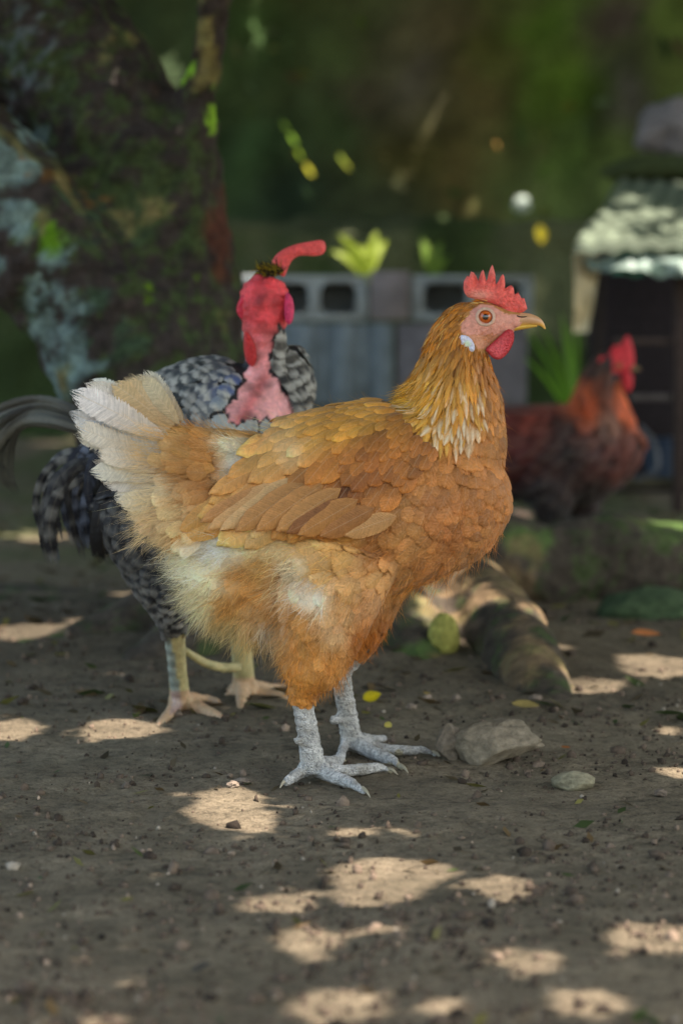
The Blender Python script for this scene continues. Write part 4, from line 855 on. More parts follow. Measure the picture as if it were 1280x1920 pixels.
# fine lustrous hackle strands
acc = Acc(); P, N = sample_surface(me, 500000); T, L, Wd, px = hen_dir(P, N)
ok = (((((px-np.array([835, 720]))/np.array([100, 105]))**2).sum(1) < 1)|((px[:, 1] < 720)&(px[:, 0] > 780)))&~poly_in(px, FACE)&~((px[:, 0] > 912)&(px[:, 1] < 668))&(rng.random(len(P)) < .22)
P, N, T, L, px = [q[ok] for q in (P, N, T, L, px)]; n = len(P); kk = rng.random((n, 1)); base = hen_col(px)
cc = np.where(kk < .4, base*1.5, np.where(kk < .65, base*.5, np.where(kk < .82, lin(240, 205, 120)[None], base)))
strands(acc, P+N*(.0012+.002*np.clip((px[:, 1:2]-660)/120, 0, 1)), norm(T)+N*.10+rng.normal(0, .10, P.shape), np.clip(L*.75, .004, .02), .0006, cc, curl=.08, droop=.05)
acc.build('hackle_strands', MHAIR, hb)
# downy strands over belly, flank, thigh and rump
acc = Acc(); P, N = sample_surface(me, 420000); T, L, Wd, px = hen_dir(P, N)
dens = np.exp(-(((px-np.array([400, 1110]))/np.array([110, 110]))**2).sum(1))*1.1+.5*np.exp(-(((px-np.array([500, 1180]))/np.array([90, 50]))**2).sum(1))+.30*np.exp(-(((px-np.array([450, 880]))/np.array([70, 60]))**2).sum(1))+.25*np.exp(-(((px-np.array([600, 1100]))/np.array([130, 120]))**2).sum(1))+.35*np.exp(-(((px-np.array([330, 960]))/np.array([70, 70]))**2).sum(1))+.38*np.exp(-(((px-np.array([600, 1230]))/np.array([90, 90]))**2).sum(1))+.30
ok = (rng.random(len(P)) < dens*.55)&(px[:, 1] < 1296)&~poly_in(px, FACE)&(px[:, 0] < 940)&(px[:, 1] > 700)&~(poly_in(px, WING)&(poly_dist(px, WING) > 10))&~((P[:, 1] > 0)&(px[:, 1] > 1236))
P, N, T, L, px = [q[ok] for q in (P, N, T, L, px)]; print('strands', len(P))
# clumped direction
cl = np.stack([fbm(P, 70, 2, s_) for s_ in (1., 11., 21.)], -1)
bl = np.clip(dens[ok]-.3, 0, .4)[:, None]/.4; Dn = norm(T)+N*(.12+.1*bl+(.12+.3*bl)*rng.random((len(P), 1)))+cl*(.35+.5*bl)+rng.normal(0, .16, P.shape)
cc = hen_col(px)*np.exp(rng.normal(.05, .22, (len(P), 1)))
strands(acc, P+N*.0022, Dn, L*rng.uniform(.45, .95, len(P)), .0004, cc, curl=.38)
acc.build('down', MHAIR, hb)
# fine bristles on the cheek
acc = Acc(); P, N = sample_surface(me, 3000000//4); px = to_px_plane(P)
ok = poly_in(px, FACE)&(px[:, 1] > 560)&(px[:, 0] < 950)&(rng.random(len(P)) < np.clip((px[:, 1]-612)/30, .05, 1)*np.clip((960-px[:, 0])/50, .1, 1)*.55)&((((px-np.array([907, 595]))**2).sum(1)) > 20**2)
P, N, px = P[ok], N[ok], px[ok]; Dn = np.array([-.75, 0, -.55])[None]+N*.15+rng.normal(0, .15, P.shape)
strands(acc, P, Dn, np.full(len(P), 8/2200.)*rng.uniform(.6, 1.3, len(P)), .0003, lin(196, 128, 60)[None]*np.exp(rng.normal(0, .2, (len(P), 1))), seg=2)
acc.build('cheek_bristles', MHAIR, hb)
# ---- wing
def ray_y(bvh, px, py, side):
    p = pt(px, py, 0.0); o = Vector((p[0], side*.4, p[2])); h = bvh.ray_cast(o, Vector((0, -side, 0)))
    if h[0] is None: return None
    return np.array(h[0]), np.array(h[1])
WD = np.array([ # px,py,dx,dy,L,W
 (790, 810, -.35, .93, 26, 22), (740, 790, -.6, .8, 34, 24), (700, 780, -.85, .5, 40, 24), (640, 790, -.9, .4, 46, 26), (760, 860, -.5, .85, 32, 28), (720, 900, -.5, .85, 40, 34), (700, 840, -.55, .83, 40, 32), (650, 850, -.6, .8, 48, 34), (600, 820, -.75, .66, 52, 32), (690, 945, -.7, .7, 56, 36), (640, 900, -.55, .83, 64, 38), (580, 880, -.62, .78, 74, 42), (540, 840, -.75, .66, 62, 38), (600, 940, -.6, .8, 74, 42), (540, 930, -.72, .69, 90, 42), (500, 880, -.78, .62, 84, 40), (470, 930, -.84, .54, 100, 36), (430, 955, -.9, .42, 96, 34), (660, 970, -.9, .35, 70, 34)], float)
WC = np.array([(790, 815, 168, 108, 52), (740, 790, 170, 116, 50), (690, 785, 196, 148, 72), (700, 830, 158, 100, 44), (640, 800, 190, 140, 64), (580, 820, 196, 148, 76), (760, 880, 168, 110, 58), (700, 880, 158, 100, 48), (640, 860, 170, 110, 52), (590, 870, 182, 122, 58), (630, 935, 96, 54, 32), (655, 920, 130, 78, 42), (560, 900, 150, 96, 48), (570, 920, 190, 130, 66), (690, 940, 184, 124, 72), (600, 965, 182, 122, 62), (540, 900, 182, 126, 68), (520, 950, 196, 142, 78), (480, 920, 186, 132, 74), (450, 960, 210, 166, 110), (410, 970, 204, 156, 96), (480, 975, 220, 188, 140), (660, 980, 196, 150, 90), (540, 985, 196, 146, 86), (500, 860, 200, 152, 90), (545, 845, 214, 180, 136)], float)
WCl = np.array([lin(*q) for q in WC[:, 2:]])
wing_col = lambda px: ging(shep(px, WC[:, :2], WCl, 4))
for side in (-1, 1):
    acc = Acc(); cand = []
    # hex grid, row by row from the trailing edge so upper rows lie on top
    g = np.stack([rng.uniform(375, 825, 16000), rng.uniform(762, 990, 16000)], 1); g = g[poly_in(g, WING)]
    if side == 1: g = g[:5000]
    pts, nr = [], []
    keepg = []
    for q in g:
        h = ray_y(hbv, q[0], q[1], side)
        if h is None: continue
        if h[0][1]*side < 0: continue
        pts.append(h[0]); nr.append(h[1]); keepg.append(q)
    P = np.array(pts); N = np.array(nr); g = np.array(keepg); v = shep(g, WD[:, :2], WD[:, 2:], 4)
    L = v[:, 2]/2200; Wd = v[:, 3]/2200; k = thin(P, np.clip(.42*Wd+.07*L, .004, .03)*(1 if side == -1 else 1.3)); P, N, g, v, L, Wd = [q[k] for q in (P, N, g, v, L, Wd)]
    T = v[:, :1]*RT-v[:, 1:2]*np.array([0, 0, 1.]); T = norm(T)+rng.normal(0, .09, T.shape)*np.array([1, .3, 1])
    # root starts half a length upstream so tips stay inside the outline
    L = L*1.3; P = P-norm(T)*(L*.58)[:, None]
    hh = .0035+.010*np.clip(poly_dist(g, WING)/90, 0, 1)+.004*(1-np.clip((g[:, 1]-780)/200, 0, 1))
    L = L*rng.uniform(.85, 1.12, len(L)); Wd = Wd*rng.uniform(.9, 1.1, len(L))
    P2 = P.copy(); P2[:, 1] += 0
    # lift by moving the whole feather out
    for lo, hi in ((0, .5), (.5, 2)):
        s_ = (g[:, 1] > 900) if lo == 0 else (g[:, 1] <= 900)
        if s_.sum(): feather_batch(acc, P[s_], T[s_], N[s_], L[s_], Wd[s_]*1.08, wing_col, R=10, C=7, wfn=width_wing, lift0=.005 if lo == 0 else .0075, lift=.12, bvh=hbv, fray=.05, jit=.18, edge=.3, camber=.6, tipg=.5, proj=.95)
    # flight feathers along the lower edge
    fl = [((655, 925), (540, 987), 30, (150, 96, 50)), ((640, 905), (520, 984), 34, (196, 140, 78)), ((610, 895), (484, 984), 34, (190, 136, 74)), ((580, 890), (446, 986), 34, (188, 134, 76)), ((560, 885), (418, 984), 30, (208, 168, 116)), ((540, 890), (396, 982), 30, (206, 160, 104)), ((520, 900), (384, 968), 28, (190, 136, 80)), ((670, 925), (560, 990), 36, (184, 126, 66)), ((700, 940), (600, 992), 34, (178, 120, 62)), ((740, 955), (640, 990), 30, (200, 150, 92)), ((704, 966), (626, 987), 15, (232, 222, 196))]
    for (r_, t_, wd_, cl_) in fl:
        h = ray_y(hbv, r_[0], r_[1], side); h2 = ray_y(hbv, t_[0], t_[1]-14, side)
        if h is None or h2 is None: continue
        a0 = h[0]+np.array([0, side*.004, 0]); e = pt(t_[0], t_[1], 0); e[1] = h2[0][1]+side*.006
        Tt = e-a0; Ln = np.linalg.norm(Tt); cl2 = lin(*cl_)
        feather_batch(acc, a0[None], Tt[None]/Ln, np.array([[0, side, .25*0]]), np.array([Ln]), np.array([wd_/2200*1.25]), lambda px, c=cl2: np.tile(c, (len(px), 1)), R=14, C=7, wfn=width_wing, lift0=.008, lift=.03, camber=.5, fray=.05, jit=.05, edge=.22)
    acc.build('wing', MWING, hen)
# ---- tail
TL = [ # root, tip, width, col root, col tip, depth order
 ((345, 790), (262, 696), 42, (204, 170, 120), (206, 206, 190), .004), ((335, 795), (236, 704), 44, (214, 178, 124), (216, 200, 160), .007),
 ((325, 800), (212, 712), 48, (216, 176, 120), (214, 190, 140), .010), ((318, 815), (158, 714), 58, (222, 196, 150), (232, 232, 226), .012), ((315, 822), (136, 726), 56, (226, 204, 164), (238, 238, 236), .015),
 ((310, 840), (126, 766), 50, (226, 206, 170), (232, 234, 236), .012), ((320, 850), (150, 782), 54, (220, 200, 166), (206, 212, 222), .019), ((318, 862), (136, 808), 46, (222, 192, 146), (238, 232, 216), .014),
 ((325, 872), (176, 836), 48, (220, 188, 140), (230, 222, 200), .020), ((325, 888), (170, 872), 42, (224, 200, 160), (232, 226, 210), .014), ((335, 900), (190, 896), 44, (222, 194, 150), (228, 224, 214), .019),
 ((340, 912), (212, 926), 44, (220, 190, 144), (234, 228, 208), .013), ((350, 925), (222, 946), 42, (220, 184, 136), (232, 220, 192), .017), ((356, 935), (236, 968), 42, (216, 178, 126), (236, 218, 180), .012),
 ((366, 945), (250, 992), 44, (212, 172, 118), (226, 200, 158), .016), ((378, 955), (276, 1016), 46, (210, 166, 110), (216, 186, 140), .012), ((392, 965), (308, 1034), 46, (208, 164, 108), (210, 172, 120), .010)]
for side in (-1, 1):
    acc = Acc()
    TL2 = []
    for i_ in range(len(TL)):
        TL2.append(TL[i_])
        if i_ < len(TL)-1:
            A_, B_ = TL[i_], TL[i_+1]; f_ = rng.uniform(.35, .65); av = lambda a, b: tuple(np.array(a)*(1-f_)+np.array(b)*f_)
            TL2.append((av(A_[0], B_[0]), tuple(np.array(av(A_[1], B_[1]))+np.array([rng.uniform(4, 22), rng.uniform(-4, 4)])), 36, av(A_[3], B_[3]), av(A_[4], B_[4]), rng.uniform(.006, .020)))
    for (r_, t_, wd_, c0, c1, dy) in TL2:
        a0 = pt(*r_, 0); e = pt(*t_, 0); a0[1] = side*(dy*.55+.006); e[1] = side*(dy*.8+.002)
        Tt = e-a0; Ln = np.linalg.norm(Tt)*1.0; cA, cB = lin(*c0), lin(*c1); r0, t0 = np.array(r_, float), np.array(t_, float)
        def tc(px, cA=cA, cB=cB, r0=r0, t0=t0):
            s = np.clip(((px-r0)@(t0-r0))/((t0-r0)@(t0-r0)), 0, 1)+.12*np.array([noise.noise(Vector((p[0]*.04, p[1]*.04, 5.))) for p in px])
            s = np.clip((s-.25)/.45, 0, 1)[:, None]; return cA*(1-s)+cB*s
        nrm_ = norm(np.array([.15*np.sin(dy*900), side, .25]))
        feather_batch(acc, a0[None], Tt[None]/Ln, nrm_[None], np.array([Ln]), np.array([wd_/2200*1.05]), tc, R=22, C=11, wfn=width_tail, lift0=.0, lift=.0, camber=.3, fray=.05, jit=.03, edge=.05, bend=np.array([rng.normal(0, .04)]))
    to_ = acc.build('tail', MTAIL, hen); acc = Acc()
    # coverts over the tail root
    n = 150; q = np.stack([rng.uniform(285, 410, n), rng.uniform(780, 1020, n)], 1); el = ((q-np.array([384, 888]))/np.array([62, 122])); ang = np.arctan2(q[:, 1]-890, 520-q[:, 0])
    okq = ((el**2).sum(1) < 1.0)&(q[:, 1] > 835); okq &= np.abs(ang-.0) < .75; q = q[okq]; n = len(q); ang = ang[okq]
    P = np.array([pt(a_, b_, 0) for a_, b_ in q]); k_ = np.clip((q[:, 0]-240)/160, 0, 1); P[:, 1] = side*(.019+.020*k_+rng.uniform(0, .003, n))
    dirs = np.stack([-np.cos(ang*1.05), np.full(n, -side*.16)*-1*0-side*.14, -np.sin(ang*1.05)+.18*np.clip((880-q[:, 1])/100, -.2, 1)], 1)
    N = norm(np.stack([np.full(n, -.15), np.full(n, float(side)), np.full(n, .12)], 1)); L = rng.uniform(40, 66, n)/2200; Wd = rng.uniform(26, 40, n)/2200
    k = thin(P, np.full(n, .0058)); feather_batch(acc, P[k], norm(dirs[k]), N[k], L[k], Wd[k], hen_col, R=10, C=7, lift=.02, camber=.4, fray=.12, jit=.09, edge=.1)
    # wispy barbs on the tail coverts
    n = 1500; q = np.stack([rng.uniform(262, 400, n), rng.uniform(800, 1010, n)], 1); P = np.array([pt(a_, b_, 0) for a_, b_ in q]); P[:, 1] = side*(.025+.018*np.clip((q[:, 0]-240)/160, 0, 1)); ang = np.arctan2(q[:, 1]-890, 520-q[:, 0])
    Dn = np.stack([-np.cos(ang), np.full(n, side*.1), -np.sin(ang)], 1)+rng.normal(0, .18, (n, 3)); strands(acc, P, Dn, rng.uniform(.01, .024, n), .0003, hen_col(q)*1.1)
    acc.build('tail_coverts', MF, to_)
# ---- head furniture
CP = [(868, 539), (869, 527), (875, 517), (879, 519), (882, 509), (888, 511), (893, 519), (896, 526), (898, 520), (901, 510), (905, 505.5), (907, 510), (909, 519), (911, 527), (913, 524), (916, 510), (919, 502), (922.5, 496), (925, 502), (928, 515), (929, 534), (933, 528), (938, 518), (942, 513.5), (945, 518), (946.5, 530), (946, 541), (952, 537), (957, 534.5), (962, 539), (964, 552), (968, 550), (970.5, 547.5), (974, 554), (977, 559), (982, 558.5), (985, 568), (988, 579), (982, 584), (968, 590), (952, 592), (943, 580), (930, 572), (916, 567), (900, 563), (890, 561), (876, 557), (870, 549)]
def comb_col(p):
    k = np.clip(np.exp(-((p[:, 0]-898)/22)**2-((p[:, 1]-553)/9)**2), 0, 1)[:, None]; nz = np.array([noise.noise(Vector((q[0]*.12, q[1]*.12, 2.))) for q in p])[:, None]
    c = lin(234, 100, 90)*(1+.25*nz); c = c*(1-.65*k)+lin(240, 180, 160)*.65*k
    tip = np.clip((520-p[:, 1])/22, 0, .5)[:, None]; return c*(1-tip*.5)+lin(240, 150, 130)*tip*.5
shell(CP, 0.0, .0042, 14, MCOMB, 'comb', hen, comb_col, pitch=1.6, bumps=.25, warp=lambda p: .0015*np.sin(p[:, 0]*.22)*np.clip((560-p[:, 1])/50, 0, 1))
WP = round_poly([(908, 655), (916, 664), (924, 672), (934, 675), (943, 671), (954, 659), (962, 643), (964, 627), (960, 618), (950, 617), (938, 628), (922, 643)], 1)
def wat_col(p):
    e = np.clip(poly_dist(p, WP)/7, 0, 1)[:, None]; f_ = np.clip((p[:, 0]-935)/30, 0, 1)[:, None]; c = lin(222, 92, 98)*(1-f_)+lin(196, 48, 58)*f_; return c*e+lin(176, 26, 36)*(1-e)
for yy_ in (-.0095, .0095): shell(WP, yy_, .0032, 10, MCOMB, 'wattle', hen, wat_col, pitch=1.7, bumps=.5, warp=lambda p, s=np.sign(yy_): -s*.003*np.clip((p[:, 1]-640)/30, 0, 1)*0)
def on_head(px, py, side, out=0.0):
    h = ray_y(hbv, px, py, side); return h[0][1]+side*out if h else side*.012
EL = round_poly([(860, 630), (868, 627), (882, 633), (890, 648), (889, 659), (880, 660), (868, 652), (859, 640)], 1)
MLOBE = mat_tint('ear_lobe', .3, .5, 300, .9, 1.1, .5, .001, 500, sss=.1)
def lobe_col(p):
    k = np.clip(1-((p[:, 0]-875)/9)**2-((p[:, 1]-645)/9)**2, 0, 1)[:, None]; return lin(206, 208, 228)*(1-k)+lin(206, 222, 190)*k
for sd in (-1, 1):
    yb = np.mean([on_head(*p_, sd) for p_ in ((865, 640), (875, 643), (883, 650))])
    shell(EL, yb+sd*.0002, .0022, 8, MLOBE, 'ear_lobe', hen, lobe_col, pitch=1.5, bumps=.6)
    y0 = on_head(907, 594, sd); c0 = pt(907.5, 594.5, 0)
    # eyelids, eye
    eyeball('eye', np.array([c0[0], y0-sd*.0036, c0[2]]), .0064, hen, lin(184, 88, 24), sd)
    torus('eyelid', np.array([c0[0], y0+sd*.0004, c0[2]]), .0068, .0013, hen, MSKIN, lin(204, 172, 150), 1.05, 1.0)
# beak
a = Acc(); V, Q, T = ptube([(944, 606, 0, 15, 12), (962, 602, 0, 15, 13), (978, 599, 0, 13, 10.5), (994, 599, 0, 10.5, 8), (1008, 603, 0, 7.5, 5.5), (1016, 609, 0, 4.2, 3.2), (1021.5, 617, 0, 1.2, 1)], n=34, seg=24)
p_ = to_px_plane(V); k = np.clip((p_[:, 1]-(603+.0*(p_[:, 0]-980)))/7, 0, 1)[:, None]; f_ = np.clip((975-p_[:, 0])/18, 0, 1)[:, None]
a.add(V, Q, (lin(196, 150, 110)*(1-k)+lin(222, 170, 76)*k)*(1-f_)+lin(212, 152, 134)*f_, None, T)
bk = a.build('beak', MBEAK, hen)
a = Acc(); V, Q, T = ptube([(936, 622, 0, 6, 9), (952, 617, 0, 6, 9), (972, 613.5, 0, 5.5, 7.5), (990, 611.5, 0, 4.2, 5.5), (1006, 611, 0, 1.8, 2.5)], n=24, seg=18); p_ = to_px_plane(V); k = np.clip((p_[:, 0]-940)/25, 0, 1)[:, None]; a.add(V, Q, lin(206, 140, 120)*(1-k)+lin(210, 168, 66)*k, None, T); a.build('lower_beak', MBEAK, bk)
for sd in (-1, 1):
    y0 = sd*.0052; a = Acc(); V, Q, T = ptube([(968, 592, y0, 1.2, 1.5), (975, 594, y0*1.02, 1.3, 2), (983, 594, y0*.9, 1.0, 1.6), (987, 593, y0*.8, .5, .8)], n=12, seg=8); a.add(V, Q, np.array([.03, .015, .012]), None, T); a.build('nostril', MBEAK, bk)

a = None
for (tx, ty, dx_, dy_) in [(684, 1489, 10, 8), (734, 1451, 11, 3), (755, 1445, 10, 6), (817, 1420, 11, 5), (532, 1474, -7, 5), (633, 1443, -2, 9), (724, 1395, 7, 2), (643, 1431, 6, 2)]:
    g0 = gp(tx-dx_*.5, ty-dy_*.5); g1 = gp(tx+dx_, ty+dy_); a = Acc(); V, Q, T = tube([(g0[0], g0[1], .0036, .0016, .0019), (*((g0+g1)/2)[:2], .0034, .0013, .0014), (g1[0], g1[1], .0008, .0003, .0003)], n=12, seg=12)
    a.add(V, Q, lin(176, 166, 140), None, T); a.build('claw', MBEAK, hen)
# ------------------------------------------------------------------ roosters
def rooster(name, Y0, label, tubes, voxel, chart, cchart, bare, dens, legz, skincol, legcol, bars, size=1.0, extra_thin=1.0):
    global PLANE_Y
    PLANE_Y = Y0; root = empty(name, (0, 0, 0), label=label, cat='rooster')
    me = remesh(name+'_body', tubes, voxel, 4); V = mverts(me); px = to_px_plane(V)
    displace(me, .0006*fbm(V, 240, 3, 3.)+np.where(bare(px, V), .0022*fbm(V*np.array([.6, .6, 2.2]), 55, 4, 7.)+.001*fbm(V, 160, 3, 9.), 0)); C_ = np.array([lin(*q) for q in cchart[:, 2:]]); colf = lambda q: shep(q, cchart[:, :2], C_, 4)
    col = np.tile(lin(40, 38, 40), (len(V), 1)); bm = bare(px, V); col[bm] = skincol(px[bm], V[bm]); lm = px[:, 1] > legz; col[lm] = legcol(px[lm], V[lm]); set_col(me, col)
    b = link_mesh('body', me, MSKIN, root); bv = bvh_of(me)
    P, N = sample_surface(me, dens); px = to_px_plane(P); ok = ~bare(px, P)&~bare(px+np.array([10, 18]), P)&(px[:, 1] < legz-14); P, N, px = P[ok], N[ok], px[ok]
    v = shep(px, chart[:, :2], chart[:, 2:], 4); k_ = ((pt(640, 900, Y0)-CAM)@FW)/F; T = v[:, :1]*RT-v[:, 1:2]*np.array([0, 0, 1.]); L = v[:, 2]*k_; Wd = v[:, 3]*k_
    k = thin(P, np.clip(.42*Wd+.07*L, .003, .03)*extra_thin); P, N, T, L, Wd, px = [q[k] for q in (P, N, T, L, Wd, px)]; print(name, len(P))
    T = norm(T)+rng.normal(0, .16, T.shape); acc = Acc()
    feather_batch(acc, P, T, N, L*rng.uniform(.85, 1.2, len(L)), Wd*1.35, colf, R=9, C=5, lift=.12, bvh=bv, fray=.08, jit=.22, edge=.2, bars=None if bars is None else (bars[0], bars[1], bars[2](px)), camber=.5)
    acc.build('plumage', MF, b); return root, b, bv, k_
# ---- speckled naked-neck rooster
YR = .30
RTB = [ptube([(160, 900, YR, 46, 40), (230, 880, YR, 92, 70), (320, 850, YR, 128, 110), (400, 815, YR, 140, 128), (480, 830, YR, 120, 118), (540, 840, YR, 70, 80)], n=40, seg=32),
       ptube([(505, 830, YR, 74, 70), (502, 770, YR-.01, 62, 58), (498, 715, YR-.01, 46, 46), (494, 665, YR-.01, 34, 36), (494, 625, YR-.01, 38, 40), (496, 580, YR-.01, 48, 46), (500, 548, YR-.01, 45, 42), (508, 520, YR-.01, 28, 28)], n=40, seg=32),
       ptube([(536, 655, YR, 20, 24), (548, 690, YR, 30, 34), (550, 730, YR, 34, 40), (535, 790, YR, 40, 50)], n=24, seg=20),
       ptube([(270, 930, YR-.04, 100, 60), (285, 1010, YR-.05, 78, 52), (300, 1080, YR-.05, 54, 42), (318, 1135, YR-.05, 36, 30), (325, 1178, YR-.05, 20, 19)], n=28, seg=24),
       ptube([(440, 930, YR+.05, 100, 60), (445, 1030, YR+.06, 78, 52), (448, 1100, YR+.065, 52, 40), (450, 1160, YR+.07, 26, 24)], n=28, seg=24)]
def lg(a_, b_, g_, r): s_ = ((g_-CAM)@FW)/F; return tube([(*a_, r*s_*1.1, r*s_), (*(a_*.6+g_*.4), r*s_*.95, r*s_*.9), (*(a_*.25+g_*.75), r*s_, r*s_*.95), (*(a_*.02+g_*.98+[0, 0, r*s_*.6]), r*s_*1.35, r*s_*1.2)], n=26, seg=18)
RTB += [lg(pt(325, 1165, YR-.05), 0, gp(340, 1335), 19), lg(pt(448, 1150, YR+.07), 0, gp(460, 1312), 21),
        toe([(345, 1332, 17, 4), (372, 1340, 13, 2), (402, 1352, 11, 1), (416, 1356, 8, 1), (432, 1363, 3, -1)]), toe([(350, 1328, 14, 6), (380, 1322, 9, 4), (404, 1324, 8, 2), (420, 1332, 3, 0)]),
        toe([(335, 1336, 15, 5), (318, 1350, 11, 2), (304, 1362, 9, 1), (294, 1372, 3, -1)]),
        toe([(466, 1310, 17, 5), (495, 1314, 12, 2), (525, 1318, 11, 1), (545, 1322, 4, 0)]), toe([(470, 1304, 14, 6), (505, 1298, 8, 3), (538, 1296, 7, 2)]),
        toe([(456, 1314, 16, 8), (452, 1328, 10, 3), (447, 1342, 3, -1)]), toe([(450, 1306, 14, 8), (432, 1308, 9, 4), (420, 1318, 5, 0)]),
        ptube([(452, 1250, YR+.07, 10, 10), (420, 1252, YR+.06, 10, 10), (385, 1243, YR+.04, 9, 9), (355, 1225, YR+.02, 8, 8), (343, 1215, YR+.01, 5, 5)], n=24, seg=14)]
RD = np.array([(380, 690, -.6, .7, 54, 30), (440, 700, -.5, .8, 50, 28), (330, 760, -.8, .6, 54, 26), (420, 770, -.6, .7, 44, 26), (230, 860, -.95, .4, 70, 30), (160, 900, -.8, .7, 80, 26), (300, 900, -.8, .6, 60, 34), (260, 980, -.5, .9, 56, 30), (300, 1060, -.2, 1, 44, 26), (320, 1140, 0, 1, 36, 20), (545, 680, .3, 1, 60, 30), (550, 750, .3, 1, 60, 30), (450, 1000, -.3, .9, 50, 30), (450, 1120, -.1, 1, 40, 22)], float)
RC = np.array([(380, 690, 66, 70, 70), (440, 690, 90, 96, 100), (440, 720, 60, 84, 140), (330, 760, 40, 44, 44), (250, 860, 34, 36, 40), (160, 880, 44, 50, 64), (200, 980, 26, 26, 30), (270, 1000, 30, 32, 38), (300, 1080, 34, 38, 44), (320, 1140, 28, 28, 32), (540, 670, 76, 72, 64), (560, 720, 36, 34, 32), (450, 1000, 30, 32, 36), (450, 760, 190, 196, 186)], float)
def rbare(px, V):
    return poly_in(px+5*np.stack([np.sin(px[:, 1]*.2), np.cos(px[:, 0]*.3)], -1), [(430, 480), (565, 480), (565, 606), (522, 612), (510, 650), (506, 690), (522, 715), (540, 742), (564, 770), (572, 792), (500, 780), (425, 790), (436, 755), (458, 722), (468, 695), (456, 650), (436, 600)])
def rskin(px, V):
    t = np.clip((px[:, 1:2]-600)/110, 0, 1); nz = fbm(V, 60, 4, 2.)[:, None]; c = lin(208, 66, 72)*(1-t)+lin(226, 160, 158)*t
    r_ = np.exp(-((px[:, 0:1]-500+(px[:, 1:2]-700)*.5)/14)**2)*np.clip((px[:, 1:2]-680)/30, 0, 1); c = c*(1-.6*r_)+lin(206, 80, 76)*.6*r_; return c*(1+.6*nz)
def rleg(px, V):
    c = np.tile(lin(190, 178, 128), (len(px), 1)); s_ = (px[:, 0:1] < 400)&(np.abs(px[:, 0:1]-(318+(px[:, 1:2]-1180)*.09)) < 9)&(px[:, 1:2] < 1330); bands = .5+.5*np.sin(px[:, 1:2]/3.6)
    c = np.where(s_, lin(150, 160, 150)*(.7+.6*bands), c); pk = (np.abs(px[:, 1:2]-1318) < 22); c = np.where(pk, c*.6+.4*lin(206, 140, 130), c); return c*(1+.25*fbm(V, 90, 3, 4.)[:, None])
rr, rb, rbv, rk = rooster('rooster', YR, 'black and white speckled rooster with bare red neck standing behind the ginger hen', RTB, .0026, RD, RC, rbare, 60000, 1178, rskin, rleg, (lin(190, 188, 178), 1.6, lambda q: np.clip(.8*((q[:, 1] < 800)&(q[:, 0] > 290))+.22+.3*np.exp(-((q[:, 1]-1100)/60)**2), 0, .95)))
def flap(name, poly, y, th, col, dm=8, warp=None, p=2.5): return shell(round_poly(poly, 2), y, th, dm, MCOMB, name, rr, lambda q: np.tile(col, (len(q), 1))*(1+.2*np.array([noise.noise(Vector((a_[0]*.1, a_[1]*.1, 1.))) for a_ in q])[:, None]), pitch=p, bumps=.4, warp=warp)
flap('comb', [(506, 500), (514, 480), (532, 466), (556, 457), (582, 452), (606, 447), (612, 460), (608, 475), (590, 480), (562, 478), (548, 486), (540, 502), (534, 522), (520, 512)], YR-.012, .0045, lin(226, 84, 84), 9, warp=lambda q: .02*((q[:, 0]-520)/90)**2)
flap('ear_lobe', [(462, 545), (450, 558), (442, 578), (446, 592), (456, 600), (466, 590), (468, 560)], YR-.016, .006, lin(206, 40, 66))
flap('ear_lobe', [(538, 545), (550, 560), (552, 585), (548, 606), (538, 610), (532, 590), (533, 560)], YR-.026, .006, lin(216, 60, 104))
flap('wattle', [(458, 618), (470, 628), (480, 650), (482, 675), (474, 690), (462, 680), (456, 655)], YR-.03, .005, lin(196, 44, 46))
acc = Acc(); n = 420; th = rng.uniform(0, 6.28, n); rr_ = np.sqrt(rng.random(n)); P = np.array([pt(508+24*r_*math.cos(t_)+.0, 508+10*r_*math.sin(t_)-.0, YR-.03) for t_, r_ in zip(th, rr_)]); P[:, 1] += rng.uniform(0, .035, n)
strands(acc, P, np.array([-.35, -.35, .35])+rng.normal(0, .35, (n, 3)), rng.uniform(.006, .013, n), .0011, np.where(rng.random((n, 1)) < .35, lin(150, 130, 36), lin(58, 50, 30)))
acc.build('crown_tuft', MHAIR, rb)
# saddle and sickle feathers falling behind
def plume(acc, path, w0, col, bars, Yv, side=-1):
    C = catmull([pt(x, y, Yv+dy) for x, y, dy in path], 22); T = norm(np.gradient(C, axis=0)); s = np.linspace(0, 1, 22); w = w0*rk*np.minimum(1, (s/.2)**.6)*np.sqrt(np.clip(1-np.clip((s-.6)/.4, 0, 1)**2.5, 0, 1))*.5
    Nn = norm(np.array([0.1, -1, .25])+rng.normal(0, .25, 3)); B = norm(np.cross(np.broadcast_to(Nn, T.shape), T)); t = np.linspace(-1, 1, 7); V = C[:, None]+B[:, None]*(w[:, None]*t)[..., None]-Nn*(.25*np.abs(t)**2*w[:, None])[..., None]
    st = np.clip((.5+.5*np.sin(s*bars[1]*6.28)[:, None]-.3*np.abs(t)[None]-.25)*3, 0, 1)[..., None]*bars[2]; c = np.array(col)*(1-st)+np.array(bars[0])*st
    U = np.stack([np.broadcast_to(t, (22, 7)), np.broadcast_to((s*5)[:, None], (22, 7))+rng.uniform(0, 30), np.broadcast_to(s[:, None], (22, 7))], -1); idx = np.arange(154).reshape(22, 7)
    acc.add(V, np.stack([idx[:-1, :-1], idx[:-1, 1:], idx[1:, 1:], idx[1:, :-1]], -1), c, U)
acc = Acc()
